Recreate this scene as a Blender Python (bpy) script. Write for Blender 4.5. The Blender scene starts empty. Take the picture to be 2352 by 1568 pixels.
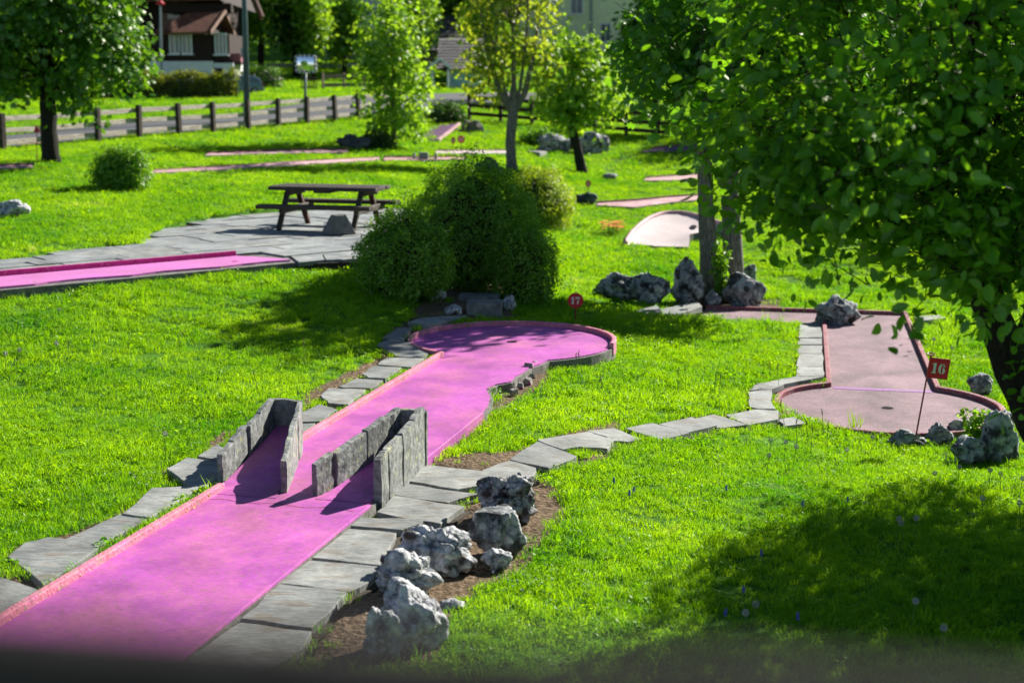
import bpy, bmesh, math, random
import numpy as np
from mathutils import Vector, Matrix, Euler, noise

# ------------------------------------------------------------------ camera, light, exposure
SC = bpy.context.scene
COL = SC.collection
H = 3.15
FPX = 3267.0
PITCH = math.atan(584.0 / FPX)
cam_d = bpy.data.cameras.new('camera')
cam_d.lens = 50.0
cam_d.sensor_width = 36.0
cam_d.clip_start = 0.05
cam_d.clip_end = 2000
cam_d.dof.use_dof = True
cam_d.dof.focus_distance = 12.4
cam_d.dof.aperture_fstop = 1.65
cam = bpy.data.objects.new('camera', cam_d)
cam.location = (0, 0, H)
cam.rotation_euler = (math.pi / 2 - PITCH, 0, 0)
COL.objects.link(cam)
SC.camera = cam

SUN_AZ = math.radians(43)      # from +Y towards +X
SUN_EL = math.radians(30.5)
w = bpy.data.worlds.new('World')
SC.world = w
w.use_nodes = True
wn = w.node_tree.nodes
bg = wn['Background']
sky = wn.new('ShaderNodeTexSky')
sky.sky_type = 'NISHITA'
sky.sun_disc = False
sky.sun_elevation = SUN_EL
sky.sun_rotation = SUN_AZ
sky.altitude = 1100
sky.air_density = 0.8
sky.dust_density = 0.2
w.node_tree.links.new(sky.outputs[0], bg.inputs[0])
bg.inputs[1].default_value = 0.05
sun_d = bpy.data.lights.new('sun', 'SUN')
sun_d.energy = 5.0
sun_d.angle = math.radians(0.53)
sun_d.color = (1.0, 0.95, 0.86)
sun = bpy.data.objects.new('sun', sun_d)
sdir = Vector((math.sin(SUN_AZ) * math.cos(SUN_EL), math.cos(SUN_AZ) * math.cos(SUN_EL), math.sin(SUN_EL)))
sun.rotation_euler = sdir.to_track_quat('Z', 'Y').to_euler()
sun.location = sdir * 60
COL.objects.link(sun)
SC.view_settings.view_transform = 'Standard'
SC.view_settings.look = 'None'
SC.view_settings.exposure = 1.22
SC.view_settings.gamma = 1.0
SC.render.engine = 'CYCLES'
SC.cycles.max_bounces = 8
SC.cycles.diffuse_bounces = 3
SC.cycles.transmission_bounces = 4
SC.cycles.transparent_max_bounces = 6
SC.cycles.use_denoising = True

RND = random.Random(7)
NP = np.random.RandomState(11)

# ------------------------------------------------------------------ picking helpers (photo position -> place in the world)
CP_, SP_ = math.cos(PITCH), math.sin(PITCH)
def ray(u, v):
    return np.array([(u - 1176) / FPX, CP_ + SP_ * (784 - v) / FPX, -SP_ + CP_ * (784 - v) / FPX])
def P(u, v, z=0.0):
    r = ray(u, v); t = (z - H) / r[2]
    return np.array([r[0] * t, r[1] * t, z])
def PY(u, v, Y):
    r = ray(u, v); t = Y / r[1]
    return np.array([r[0] * t, Y, H + r[2] * t])

# ------------------------------------------------------------------ terrain height
_cp = []
for u, v, z in [
    (485,1480,-.07),(30,1400,-.04),(860,1180,-.07),(300,1250,-.04),(700,1000,-.04),(980,1075,-.05),(1140,940,-.03),(1200,880,-.03),(1080,990,-.03),
    (1250,835,-.025),(1420,800,-.04),(1330,828,-.025),(1380,815,-.03),(1176,730,-.04),(920,770,-.04),(860,840,-.04),(600,1350,-.06),
    (0,1250,0),(0,1000,.05),(250,1000,.02),(500,900,.02),(0,820,.15),(300,800,.15),(600,760,.1),(0,700,.34),(350,670,.4),
    (700,650,.42),(750,625,.50),(820,625,.50),(850,680,.26),(950,720,.05),(0,645,.53),(300,620,.53),(640,590,.53),(0,668,.50),(-150,680,.50),(300,645,.50),(500,625,.50),(650,607,.51),
    (330,545,.55),(620,532,.55),(800,580,.54),(700,500,.57),(500,500,.6),
    (25,495,.85),(200,500,.75),(100,420,1.0),(272,440,.9),(118,372,1.15),(450,430,.85),(560,400,.95),(700,420,.85),(900,400,.8),
    (1175,390,.5),(1335,395,.3),(1120,395,.55),(1240,355,.6),(1350,455,0),(1420,475,-.1),(1540,410,.1),(1500,340,.4),
    (1540,565,-.6),(1640,560,-.6),(1400,560,-.4),(1300,600,-.2),(1240,525,.1),(1290,700,-.2),(1400,690,-.45),
    (1640,700,-.6),(1750,720,-.62),(1950,680,-.6),(2100,680,-.6),(2200,760,-.58),
    (2035,937,-.62),(1778,905,-.62),(2300,935,-.62),(1900,800,-.62),(2120,800,-.62),(1700,800,-.45),(1600,800,-.35),
    (1500,780,-.25),(1500,900,-.25),(1650,900,-.42),(1650,1000,-.4),(1450,1030,-.2),(1300,950,-.15),(1250,1050,-.1),(1330,760,-.15),
    (1900,1050,-.60),(2100,1050,-.64),(2300,1050,-.60),(1850,980,-.66),(1950,998,-.70),(2060,1005,-.70),(2180,1005,-.70),(2300,990,-.68),(2200,1120,-.5),(1600,1150,-.25),(1900,1250,-.3),(2300,1300,-.3),(1400,1300,-.1),
    (1300,1150,-.1),(1700,1450,-.1),(2200,1550,-.2),(1100,1500,-.05)]:
    _cp.append(P(u, v, z))
for u, v, Y in [
    (5,345,42),(412,308,50),(822,270,60),(100,236,66),(400,233,68),(547,225,70),(570,218,76),(650,225,66),(750,225,66),(750,190,85),
    (900,215,75),(750,150,105),(1050,212,85),(1180,215,85),(1180,245,65),(1080,300,62),(1290,300,62),(1500,310,58),(1010,330,50),
    (1700,330,55),(2000,330,55),(2300,330,55),(2300,500,32),(2000,500,32)]:
    _cp.append(PY(u, v, Y))
_cp += [np.array(q, float) for q in [
    (-20,44.4,1.3),(-11.5,62.4,1.8),(0,0,.2),(-6,3,.08),(6,3,-.1),(0,-12,.6),(-14,8,.2),(14,8,-.3),(-16,25,.9),(16,25,-.5),
    (-22,60,2.2),(-60,100,6),(0,112,5.6),(60,100,5),(0,160,15),(-80,160,17),(80,160,15),(-150,260,45),(150,260,45),(0,300,55),
    (-40,40,1.6),(40,45,.6),(-60,0,.8),(60,0,.2),(0,-60,1.0),(-24,72,3.0),(-16,80,3.1)]]
CPT = np.array(_cp)

def TH(x, y):
    x = np.atleast_1d(np.asarray(x, float)); y = np.atleast_1d(np.asarray(y, float))
    out = np.empty(len(x))
    for i in range(0, len(x), 20000):
        X = x[i:i+20000, None]; Y = y[i:i+20000, None]
        dx = CPT[None, :, 0] - X; dy = CPT[None, :, 1] - Y
        h = 0.9 + 0.075 * np.abs(Y)
        q = (dx * dx + dy * dy) / (h * h)
        wt = np.exp(-q) + 0.02 / (1 + q) ** 2 + 1e-7
        z = CPT[None, :, 2]
        s0 = wt.sum(1); sx = (wt*dx).sum(1); sy = (wt*dy).sum(1)
        sxx = (wt*dx*dx).sum(1); syy = (wt*dy*dy).sum(1); sxy = (wt*dx*dy).sum(1)
        r0 = (wt*z).sum(1); rx = (wt*dx*z).sum(1); ry = (wt*dy*z).sum(1)
        lam = 0.25 * s0 * (h[:, 0] ** 2)
        A = np.empty((len(s0), 3, 3))
        A[:,0,0]=s0; A[:,0,1]=A[:,1,0]=sx; A[:,0,2]=A[:,2,0]=sy
        A[:,1,1]=sxx+lam; A[:,2,2]=syy+lam; A[:,1,2]=A[:,2,1]=sxy
        b = np.stack([r0, rx, ry], 1)
        out[i:i+20000] = np.linalg.solve(A, b[:, :, None])[:, 0, 0]
    return out
def th(x, y):
    return float(TH([x], [y])[0])
_T = np.concatenate([np.linspace(4, 40, 500), np.linspace(40.2, 220, 500)])
def hit(u, v):
    r = ray(u, v)
    xs, ys, zs = r[0]*_T, r[1]*_T, H + r[2]*_T
    g = TH(xs, ys)
    k = np.argmax(zs < g)
    if k == 0: k = len(_T) - 1
    a, b = zs[k-1]-g[k-1], zs[k]-g[k]
    t = _T[k-1] + (_T[k]-_T[k-1]) * a / max(a - b, 1e-9)
    x, y = r[0]*t, r[1]*t
    return np.array([x, y, th(x, y)])

# ------------------------------------------------------------------ mesh helpers
ORG = {}
def org(o):
    return ORG.get(o.name, Vector((0, 0, 0))) if o else Vector((0, 0, 0))
def tag(o, label, cat, group=None):
    o['label'] = label; o['category'] = cat
    if group: o['group'] = group
    return o
def thing(name, label, cat, loc, group=None):
    o = bpy.data.objects.new(name, None)
    o.empty_display_size = 0.2
    o.location = loc; COL.objects.link(o)
    ORG[o.name] = Vector(loc)
    return tag(o, label, cat, group)
def struct(o):
    o['kind'] = 'structure'; return o
def mesh_obj(name, verts, faces, mat, parent=None, smooth=False, at=None, attrs=None):
    """verts in world space; the object's own origin is the parent's (or at)."""
    o_w = org(parent) if parent is not None else (Vector(at) if at is not None else Vector((0, 0, 0)))
    me = bpy.data.meshes.new(name)
    V = np.asarray(verts, float).reshape(-1, 3) - np.array(o_w)[None, :]
    if isinstance(faces, np.ndarray):
        k = faces.shape[1]
        me.vertices.add(len(V)); me.vertices.foreach_set('co', V.astype(np.float32).ravel())
        me.loops.add(faces.size); me.loops.foreach_set('vertex_index', faces.astype(np.int32).ravel())
        me.polygons.add(len(faces))
        me.polygons.foreach_set('loop_start', np.arange(0, faces.size, k, dtype=np.int32))
        me.polygons.foreach_set('loop_total', np.full(len(faces), k, dtype=np.int32))
        me.update(calc_edges=True)
    else:
        me.from_pydata(V.tolist(), [], faces)
        me.update()
    if attrs:
        for an, arr in attrs.items():
            at_ = me.attributes.new(an, 'FLOAT', 'POINT')
            at_.data.foreach_set('value', np.asarray(arr, np.float32))
    if mat is not None: me.materials.append(mat)
    if smooth: me.polygons.foreach_set('use_smooth', np.ones(len(me.polygons), bool))
    o = bpy.data.objects.new(name, me)
    COL.objects.link(o)
    if parent is not None: o.parent = parent
    else: o.location = o_w
    ORG[o.name] = o_w
    return o

class MB:
    def __init__(s): s.v = []; s.f = []
    def add(s, vs, fs):
        n = len(s.v); s.v += [tuple(map(float, q)) for q in vs]; s.f += [tuple(i + n for i in f) for f in fs]; return s
    def box(s, c, size, R=None, taper=1.0):
        hx, hy, hz = size[0]/2, size[1]/2, size[2]/2
        vs = []
        for z, t in ((-hz, 1.0), (hz, taper)):
            for x, y in ((-hx,-hy),(hx,-hy),(hx,hy),(-hx,hy)):
                p = Vector((x*t, y*t, z))
                if R is not None: p = R @ p
                vs.append((p.x+c[0], p.y+c[1], p.z+c[2]))
        return s.add(vs, [(3,2,1,0),(4,5,6,7),(0,1,5,4),(1,2,6,5),(2,3,7,6),(3,0,4,7)])
    def beam(s, a, b, wd, ht, up=(0,0,1)):
        a = Vector(a); b = Vector(b); d = (b-a); L = d.length; d.normalize()
        side = d.cross(Vector(up))
        if side.length < 1e-4: side = d.cross(Vector((1,0,0)))
        side.normalize(); upv = side.cross(d)
        vs = []
        for p in (a, b):
            for x, y in ((-1,-1),(1,-1),(1,1),(-1,1)):
                vs.append(p + side*(x*wd/2) + upv*(y*ht/2))
        return s.add(vs, [(3,2,1,0),(4,5,6,7),(0,1,5,4),(1,2,6,5),(2,3,7,6),(3,0,4,7)])
    def tube(s, pts, rad, n=8, cap=True, rough=0.0, seed=0):
        pts = [Vector(p) for p in pts]
        if not hasattr(rad, '__len__'): rad = [rad]*len(pts)
        rings = []; prev = None
        rr = random.Random(seed)
        for i, p in enumerate(pts):
            d = (pts[min(i+1, len(pts)-1)] - pts[max(i-1, 0)])
            if d.length < 1e-9: d = Vector((0,0,1))
            d.normalize()
            if prev is None:
                a = d.cross(Vector((0.3, 1, 0.1))); a.normalize()
            else:
                a = prev - d*prev.dot(d)
                if a.length < 1e-6: a = d.cross(Vector((1,0,0)))
                a.normalize()
            prev = a; b = d.cross(a)
            rings.append([p + (a*math.cos(2*math.pi*k/n) + b*math.sin(2*math.pi*k/n))*rad[i]*(1+rough*rr.uniform(-1,1)) for k in range(n)])
        vs = [q for r in rings for q in r]; fs = []
        for i in range(len(rings)-1):
            for k in range(n):
                fs.append((i*n+k, i*n+(k+1)%n, (i+1)*n+(k+1)%n, (i+1)*n+k))
        if cap:
            fs.append(tuple(range(n-1, -1, -1))); fs.append(tuple((len(rings)-1)*n+k for k in range(n)))
        return s.add(vs, fs)
    def prism(s, poly, z0, z1):
        """poly: list of (x,y) or (x,y,z) (z adds to z0,z1)."""
        n = len(poly)
        zz = [p[2] if len(p) > 2 else 0 for p in poly]
        vs = [(p[0], p[1], z0+q) for p, q in zip(poly, zz)] + [(p[0], p[1], z1+q) for p, q in zip(poly, zz)]
        A = sum(poly[i][0]*poly[(i+1)%n][1]-poly[(i+1)%n][0]*poly[i][1] for i in range(n))
        fs = [tuple(range(n-1,-1,-1)), tuple(range(n, 2*n))] + [(i,(i+1)%n,n+(i+1)%n,n+i) for i in range(n)]
        if A < 0: fs = [tuple(reversed(f)) for f in fs]
        return s.add(vs, fs)
    def build(s, name, mat, parent=None, smooth=False, at=None, bevel=0.0):
        o = mesh_obj(name, s.v, s.f, mat, parent, smooth, at)
        if bevel > 0:
            m = o.modifiers.new('bevel', 'BEVEL'); m.width = bevel; m.segments = 2; m.limit_method = 'ANGLE'
        return o

def in_poly(x, y, poly):
    x = np.asarray(x); y = np.asarray(y); ins = np.zeros(x.shape, bool)
    n = len(poly); j = n-1
    for i in range(n):
        xi, yi = poly[i][0], poly[i][1]; xj, yj = poly[j][0], poly[j][1]
        c = ((yi > y) != (yj > y)) & (x < (xj-xi)*(y-yi)/((yj-yi) if abs(yj-yi) > 1e-12 else 1e-12) + xi)
        ins ^= c; j = i
    return ins
def grow(poly, d):
    """push polygon points out from the centroid."""
    c = np.mean([[p[0], p[1]] for p in poly], axis=0); out = []
    for p in poly:
        q = np.array([p[0], p[1]]) - c; L = np.linalg.norm(q)
        out.append(tuple(c + q*(1 + d/max(L, .01))))
    return out

# ------------------------------------------------------------------ materials
def new_mat(name):
    m = bpy.data.materials.new(name); m.use_nodes = True
    nt = m.node_tree
    for n in list(nt.nodes): nt.nodes.remove(n)
    out = nt.nodes.new('ShaderNodeOutputMaterial')
    return m, nt, out
def N(nt, t, **kw):
    n = nt.nodes.new(t)
    for k, val in kw.items():
        if k.startswith('in_'):
            n.inputs[k[3:]].default_value = val
        else: setattr(n, k, val)
    return n
def ramp(nt, stops):
    r = nt.nodes.new('ShaderNodeValToRGB'); e = r.color_ramp.elements
    while len(e) < len(stops): e.new(0.5)
    for i, (p, c) in enumerate(stops):
        e[i].position = p; e[i].color = (*c, 1)
    return r
def surf(name, stops, scale=4.0, rough=.8, bump=.3, bscale=30.0, spec=.3, detail=8.0, stretch=(1,1,1), coord='Object',
         spots=None, spot_scale=60.0, spot_cut=.62, dist=0.02, metallic=0.0, rough_noise=.55, alb=.62, grain=.0, gscale=60.0, gst=(1,1,1), stain=.0, stscale=.9):
    """noise-coloured surface; spots=(colour, amount) scatters a second colour over it."""
    m, nt, out = new_mat(name); L = nt.links.new
    stops = [(p, tuple(x*alb for x in c)) for p, c in stops]
    if spots: spots = (tuple(x*alb for x in spots[0]), spots[1])
    tc = N(nt, 'ShaderNodeTexCoord'); mp = N(nt, 'ShaderNodeMapping'); mp.inputs['Scale'].default_value = stretch
    L(tc.outputs[coord], mp.inputs[0])
    nz = N(nt, 'ShaderNodeTexNoise'); nz.inputs['Scale'].default_value = scale; nz.inputs['Detail'].default_value = detail
    nz.inputs['Roughness'].default_value = rough_noise
    L(mp.outputs[0], nz.inputs['Vector'])
    r = ramp(nt, stops); L(nz.outputs['Fac'], r.inputs[0])
    colr = r.outputs[0]
    if spots:
        n2 = N(nt, 'ShaderNodeTexNoise'); n2.inputs['Scale'].default_value = spot_scale; n2.inputs['Detail'].default_value = 4
        L(mp.outputs[0], n2.inputs['Vector'])
        r2 = ramp(nt, [(spot_cut-.05, (0,0,0)), (spot_cut+.04, (1,1,1))]); L(n2.outputs['Fac'], r2.inputs[0])
        mul = N(nt, 'ShaderNodeMath', operation='MULTIPLY'); L(r2.outputs[0], mul.inputs[0]); mul.inputs[1].default_value = spots[1]
        mx = N(nt, 'ShaderNodeMix', data_type='RGBA'); L(mul.outputs[0], mx.inputs[0]); L(colr, mx.inputs[6]); mx.inputs[7].default_value = (*spots[0], 1)
        colr = mx.outputs[2]
    for amt, sc_, st_, rg_ in ((grain, gscale, gst, .75), (stain, stscale, (1,1,1), .6)):
        if amt <= 0: continue
        mp2 = N(nt, 'ShaderNodeMapping'); mp2.inputs['Scale'].default_value = st_; L(tc.outputs[coord], mp2.inputs[0])
        n4 = N(nt, 'ShaderNodeTexNoise'); n4.inputs['Scale'].default_value = sc_; n4.inputs['Detail'].default_value = 7; n4.inputs['Roughness'].default_value = rg_
        L(mp2.outputs[0], n4.inputs['Vector'])
        mr = N(nt, 'ShaderNodeMapRange'); mr.inputs[1].default_value = .32; mr.inputs[2].default_value = .66; mr.inputs[3].default_value = 1-amt; mr.inputs[4].default_value = 1+amt*.45
        L(n4.outputs['Fac'], mr.inputs[0])
        vm = N(nt, 'ShaderNodeVectorMath', operation='SCALE'); L(colr, vm.inputs[0]); L(mr.outputs[0], vm.inputs['Scale']); colr = vm.outputs[0]
    b = N(nt, 'ShaderNodeBsdfPrincipled'); b.inputs['Roughness'].default_value = rough
    b.inputs['Specular IOR Level'].default_value = spec; b.inputs['Metallic'].default_value = metallic
    L(colr, b.inputs['Base Color'])
    if bump > 0:
        n3 = N(nt, 'ShaderNodeTexNoise'); n3.inputs['Scale'].default_value = bscale; n3.inputs['Detail'].default_value = 8
        L(mp.outputs[0], n3.inputs['Vector'])
        bp = N(nt, 'ShaderNodeBump'); bp.inputs['Strength'].default_value = bump; bp.inputs['Distance'].default_value = dist
        L(n3.outputs['Fac'], bp.inputs['Height']); L(bp.outputs[0], b.inputs['Normal'])
    L(b.outputs[0], out.inputs[0])
    return m
def plain(name, c, rough=.6, metallic=0, spec=.4, var=.15):
    d = tuple(max(0, x*(1-var)) for x in c); l = tuple(min(1, x*(1+var)) for x in c)
    return surf(name, [(.3, d), (.7, l)], scale=3, rough=rough, bump=.08, bscale=40, spec=spec, metallic=metallic)
def leaf_mat(name, dark, light, tdark, tlight, trans=.45, gloss=.06, rough=.45, use='attr'):
    m, nt, out = new_mat(name); L = nt.links.new
    if use == 'attr':
        a = N(nt, 'ShaderNodeAttribute', attribute_name='rnd'); fac = a.outputs['Fac']
    else:
        oi = N(nt, 'ShaderNodeObjectInfo'); g = N(nt, 'ShaderNodeNewGeometry')
        nz = N(nt, 'ShaderNodeTexNoise'); nz.inputs['Scale'].default_value = .55; nz.inputs['Detail'].default_value = 5
        L(g.outputs['Position'], nz.inputs['Vector'])
        r0 = N(nt, 'ShaderNodeMapRange'); r0.inputs[1].default_value = .3; r0.inputs[2].default_value = .7
        L(nz.outputs['Fac'], r0.inputs[0])
        ad = N(nt, 'ShaderNodeMath', operation='MULTIPLY_ADD'); L(oi.outputs['Random'], ad.inputs[0]); ad.inputs[1].default_value = .45
        m2 = N(nt, 'ShaderNodeMath', operation='MULTIPLY'); L(r0.outputs[0], m2.inputs[0]); m2.inputs[1].default_value = .6
        L(m2.outputs[0], ad.inputs[2]); fac = ad.outputs[0]
    if use == 'attr':
        r1 = ramp(nt, [(0, dark), (1, light)]); r2 = ramp(nt, [(0, tdark), (1, tlight)])
    else:
        r1 = ramp(nt, [(.1, dark), (.55, tuple((a+b)/2 for a, b in zip(dark, light))), (.92, light), (1.0, (.30, .34, .05))]); r2 = ramp(nt, [(.1, tdark), (.92, tlight), (1.0, (.6, .62, .12))])
    L(fac, r1.inputs[0]); L(fac, r2.inputs[0])
    d = N(nt, 'ShaderNodeBsdfDiffuse'); t = N(nt, 'ShaderNodeBsdfTranslucent'); gl = N(nt, 'ShaderNodeBsdfGlossy')
    gl.inputs['Roughness'].default_value = rough; gl.inputs['Color'].default_value = (1, 1, .9, 1)
    L(r1.outputs[0], d.inputs[0]); L(r2.outputs[0], t.inputs[0])
    mx = N(nt, 'ShaderNodeMixShader'); mx.inputs[0].default_value = trans; L(d.outputs[0], mx.inputs[1]); L(t.outputs[0], mx.inputs[2])
    mg = N(nt, 'ShaderNodeMixShader'); mg.inputs[0].default_value = gloss; L(mx.outputs[0], mg.inputs[1]); L(gl.outputs[0], mg.inputs[2])
    L(mg.outputs[0], out.inputs[0])
    return m

MAT = {}
MAT['pink17'] = surf('pink_paint', alb=.85, stops=[(.30,(.66,.21,.40)),(.40,(.66,.175,.45)),(.48,(.63,.14,.50)),(.56,(.54,.10,.50)),(.64,(.64,.16,.53)),(.74,(.72,.28,.56))], scale=1.1, rough=.6, bump=.3, bscale=120,
                     spots=((.40,.17,.22),.8), spot_scale=46, spot_cut=.62, dist=.008, rough_noise=.78, grain=.36, gscale=30, gst=(.5,2.6,1), stain=.34, stscale=1.5)
MAT['border17'] = surf('salmon_paint', alb=.85, stops=[(.3,(.74,.22,.30)),(.5,(.80,.27,.36)),(.7,(.74,.22,.48))], scale=4, rough=.7, bump=.6, bscale=40, spots=((.45,.32,.28),.85), spot_scale=18, spot_cut=.60, grain=.35, gscale=22, stain=.25, stscale=3)
MAT['lilac18'] = surf('lilac_paint', alb=.85, stops= [(.3,(.66,.22,.50)),(.55,(.72,.22,.60)),(.75,(.64,.16,.56))], scale=1.0, rough=.6, bump=.25, bscale=80, spots=((.40,.2,.3),.6), spot_scale=60, grain=.22, gscale=30, stain=.15)
MAT['border18'] = surf('magenta_paint', alb=.85, stops= [(.3,(.46,.02,.18)),(.7,(.60,.05,.28))], scale=6, rough=.6, bump=.4, bscale=50, spots=((.7,.5,.6),.7), spot_scale=26, spot_cut=.66, grain=.3, gscale=24)
MAT['faded16'] = surf('faded_pink_paint', alb=.8, stops= [(.25,(.20,.145,.15)),(.42,(.35,.24,.265)),(.58,(.46,.30,.345)),(.75,(.40,.29,.315))], scale=1.6, rough=.85, bump=.5, bscale=120,
                      spots=((.14,.10,.10),.7), spot_scale=60, spot_cut=.58, rough_noise=.75, grain=.42, gscale=26, gst=(.7,3,1), stain=.35, stscale=1.1)
MAT['border16'] = surf('crimson_paint', [(.3,(.42,.08,.11)),(.55,(.52,.17,.20)),(.78,(.60,.36,.38))], scale=5, rough=.75, bump=.6, bscale=40, spots=((.50,.38,.36),.8), spot_scale=18, spot_cut=.60, grain=.4, gscale=24)
MAT['border_far'] = surf('dull_red_paint', [(.3,(.22,.07,.08)),(.6,(.34,.14,.15)),(.78,(.45,.28,.28))], scale=3, rough=.8, bump=.4, grain=.3)
MAT['stripe16'] = surf('violet_paint', [(.35,(.42,.28,.38)),(.55,(.52,.20,.60)),(.75,(.46,.14,.60))], scale=9, rough=.6, bump=.2, grain=.4, gscale=30)
MAT['pale_lane'] = surf('pale_pink_paint', alb=.66, stops= [(.3,(.70,.58,.56)),(.55,(.82,.70,.68)),(.75,(.76,.60,.60))], scale=1.2, rough=.6, bump=.15, grain=.12, gscale=12)
MAT['rose_lane'] = surf('rose_paint', alb=.85, stops= [(.3,(.50,.27,.28)),(.55,(.66,.40,.42)),(.75,(.56,.40,.40))], scale=1.5, rough=.7, bump=.25, grain=.25, gscale=10, stain=.3)
MAT['purple_lane'] = surf('purple_paint', alb=.3, stops=[(.3,(.26,.08,.26)),(.7,(.40,.13,.36))], scale=1.5, rough=.7, bump=.2)
MAT['concrete'] = surf('old_concrete', [(.3,(.16,.15,.13)),(.55,(.30,.29,.26)),(.75,(.42,.40,.37))], scale=9, rough=.9, bump=.6, bscale=60, spots=((.08,.08,.06),.6), spot_scale=18)
MAT['slate'] = surf('slate_flag', alb=.8, stops= [(.25,(.18,.19,.185)),(.45,(.28,.295,.285)),(.6,(.34,.355,.34)),(.78,(.42,.42,.385))], scale=2.6, rough=.75, bump=.45, bscale=16, stretch=(1.2,3.0,1), dist=.012,
                    spots=((.22,.17,.12),.6), spot_scale=2.6, spot_cut=.60, spec=.35, rough_noise=.7, grain=.62, gscale=7, gst=(1,11,1), stain=.4, stscale=2.2)
MAT['slate2'] = surf('slate_flag_light', alb=.8, stops= [(.25,(.24,.25,.24)),(.5,(.38,.395,.375)),(.78,(.52,.51,.47))], scale=3, rough=.75, bump=.4, bscale=18, stretch=(1.1,2.5,1), dist=.012,
                     spots=((.24,.20,.15),.6), spot_scale=3.0, spot_cut=.6, rough_noise=.7, grain=.58, gscale=8, gst=(1.5,12,1), stain=.4, stscale=2.6)
MAT['patio'] = surf('patio_flag', alb=.8, stops= [(.25,(.20,.22,.225)),(.5,(.33,.355,.355)),(.78,(.47,.48,.46))], scale=1.8, rough=.75, bump=.35, bscale=10, spots=((.22,.2,.16),.5), spot_scale=2.0, grain=.35, gscale=7, gst=(2,5,1), stain=.3)
MAT['granite'] = surf('channel_stone', [(.25,(.07,.075,.075)),(.45,(.17,.18,.17)),(.6,(.27,.28,.27)),(.78,(.44,.45,.43))], scale=16, rough=.85, bump=.6, bscale=30, dist=.012,
                      spots=((.40,.40,.20),.7), spot_scale=12, spot_cut=.64, rough_noise=.65, alb=1.05, grain=.30, gscale=14, stain=.22, stscale=3.5)
MAT['grout'] = surf('joint_soil', [(.3,(.035,.028,.018)),(.7,(.10,.08,.055))], scale=14, rough=.95, bump=.6)
MAT['wood_dark'] = surf('dark_stained_wood', alb=1.0, stops=[(.3,(.03,.024,.02)),(.6,(.07,.055,.046)),(.8,(.13,.105,.09))], scale=5, rough=.75, bump=.5, bscale=14, stretch=(1,8,8))
MAT['wood_red'] = surf('reddish_worn_wood', [(.3,(.03,.016,.012)),(.7,(.10,.03,.02))], scale=6, rough=.75, bump=.4)
MAT['wood_grey'] = surf('weathered_grey_wood', alb=1.15, stops= [(.25,(.16,.13,.11)),(.5,(.36,.31,.27)),(.75,(.50,.45,.41))], scale=3, rough=.85, bump=.5, bscale=12, stretch=(1,1,7), spots=((.12,.08,.06),.5), spot_scale=5)
MAT['post'] = surf('fence_post_wood', alb=1.0, stops= [(.3,(.03,.025,.022)),(.6,(.07,.05,.045)),(.8,(.12,.08,.06))], scale=6, rough=.85, bump=.4)
MAT['red_sign'] = plain('red_enamel', (.85,.012,.045), rough=.4, var=.12)
MAT['red_dark'] = plain('dark_red_iron', (.36,.02,.03), rough=.55)
MAT['sign_white'] = plain('white_lettering', (1.2,1.2,1.2), rough=.6, var=.06)
MAT['asphalt'] = surf('asphalt', [(.3,(.10,.105,.115)),(.7,(.16,.165,.175))], scale=6, rough=.9, bump=.2)
MAT['yellow_line'] = plain('yellow_road_paint', (.62,.42,.05))
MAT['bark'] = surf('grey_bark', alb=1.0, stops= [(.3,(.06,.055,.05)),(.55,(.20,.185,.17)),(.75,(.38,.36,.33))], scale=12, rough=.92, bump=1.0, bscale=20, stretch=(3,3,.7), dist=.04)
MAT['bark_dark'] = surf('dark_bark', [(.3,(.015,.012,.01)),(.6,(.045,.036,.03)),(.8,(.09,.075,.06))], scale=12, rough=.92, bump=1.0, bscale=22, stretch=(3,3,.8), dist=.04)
MAT['cup'] = plain('dark_cup', (.012,.010,.016), rough=.9, spec=.05)
MAT['black'] = plain('black_void', (.01,.01,.01), rough=.8)

# ------------------------------------------------------------------ lane 17 frame
D17 = np.array([.25095, .96800]); N17 = np.array([D17[1], -D17[0]])
C17 = np.array([0.0, 17.59])
def L17(s, t):            # s: metres from the tee end, t: metres right of the axis
    q = C17 + D17*(s - 10.75) + N17*t
    return (q[0], q[1])
def st17(u, v, z=0):
    q = P(u, v, z)[:2] - C17
    return 10.75 + q @ D17, q @ N17
def lane_outline(frame, s0, cs, r, hw, n=40):
    """keyhole outline: tee end, right side, circle, left side."""
    a = math.asin(min(1, hw / r))
    pts = [frame(s0, -hw), frame(s0, hw)]
    for k in range(n+1):
        th_ = math.pi/2 + math.pi/2 - a - 0  # start angle measured from axis (towards -s) on the right side
        ang = (math.pi - a) - (2*math.pi - 2*a) * k/n      # from right-front round the back to left-front
        pts.append(frame(cs + r*math.cos(ang), r*math.sin(ang)))
    return pts

FOOT = []            # footprints kept free of grass: (polygon, surface z)
DIRT = []            # bare soil patches
PATHS = []

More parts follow.
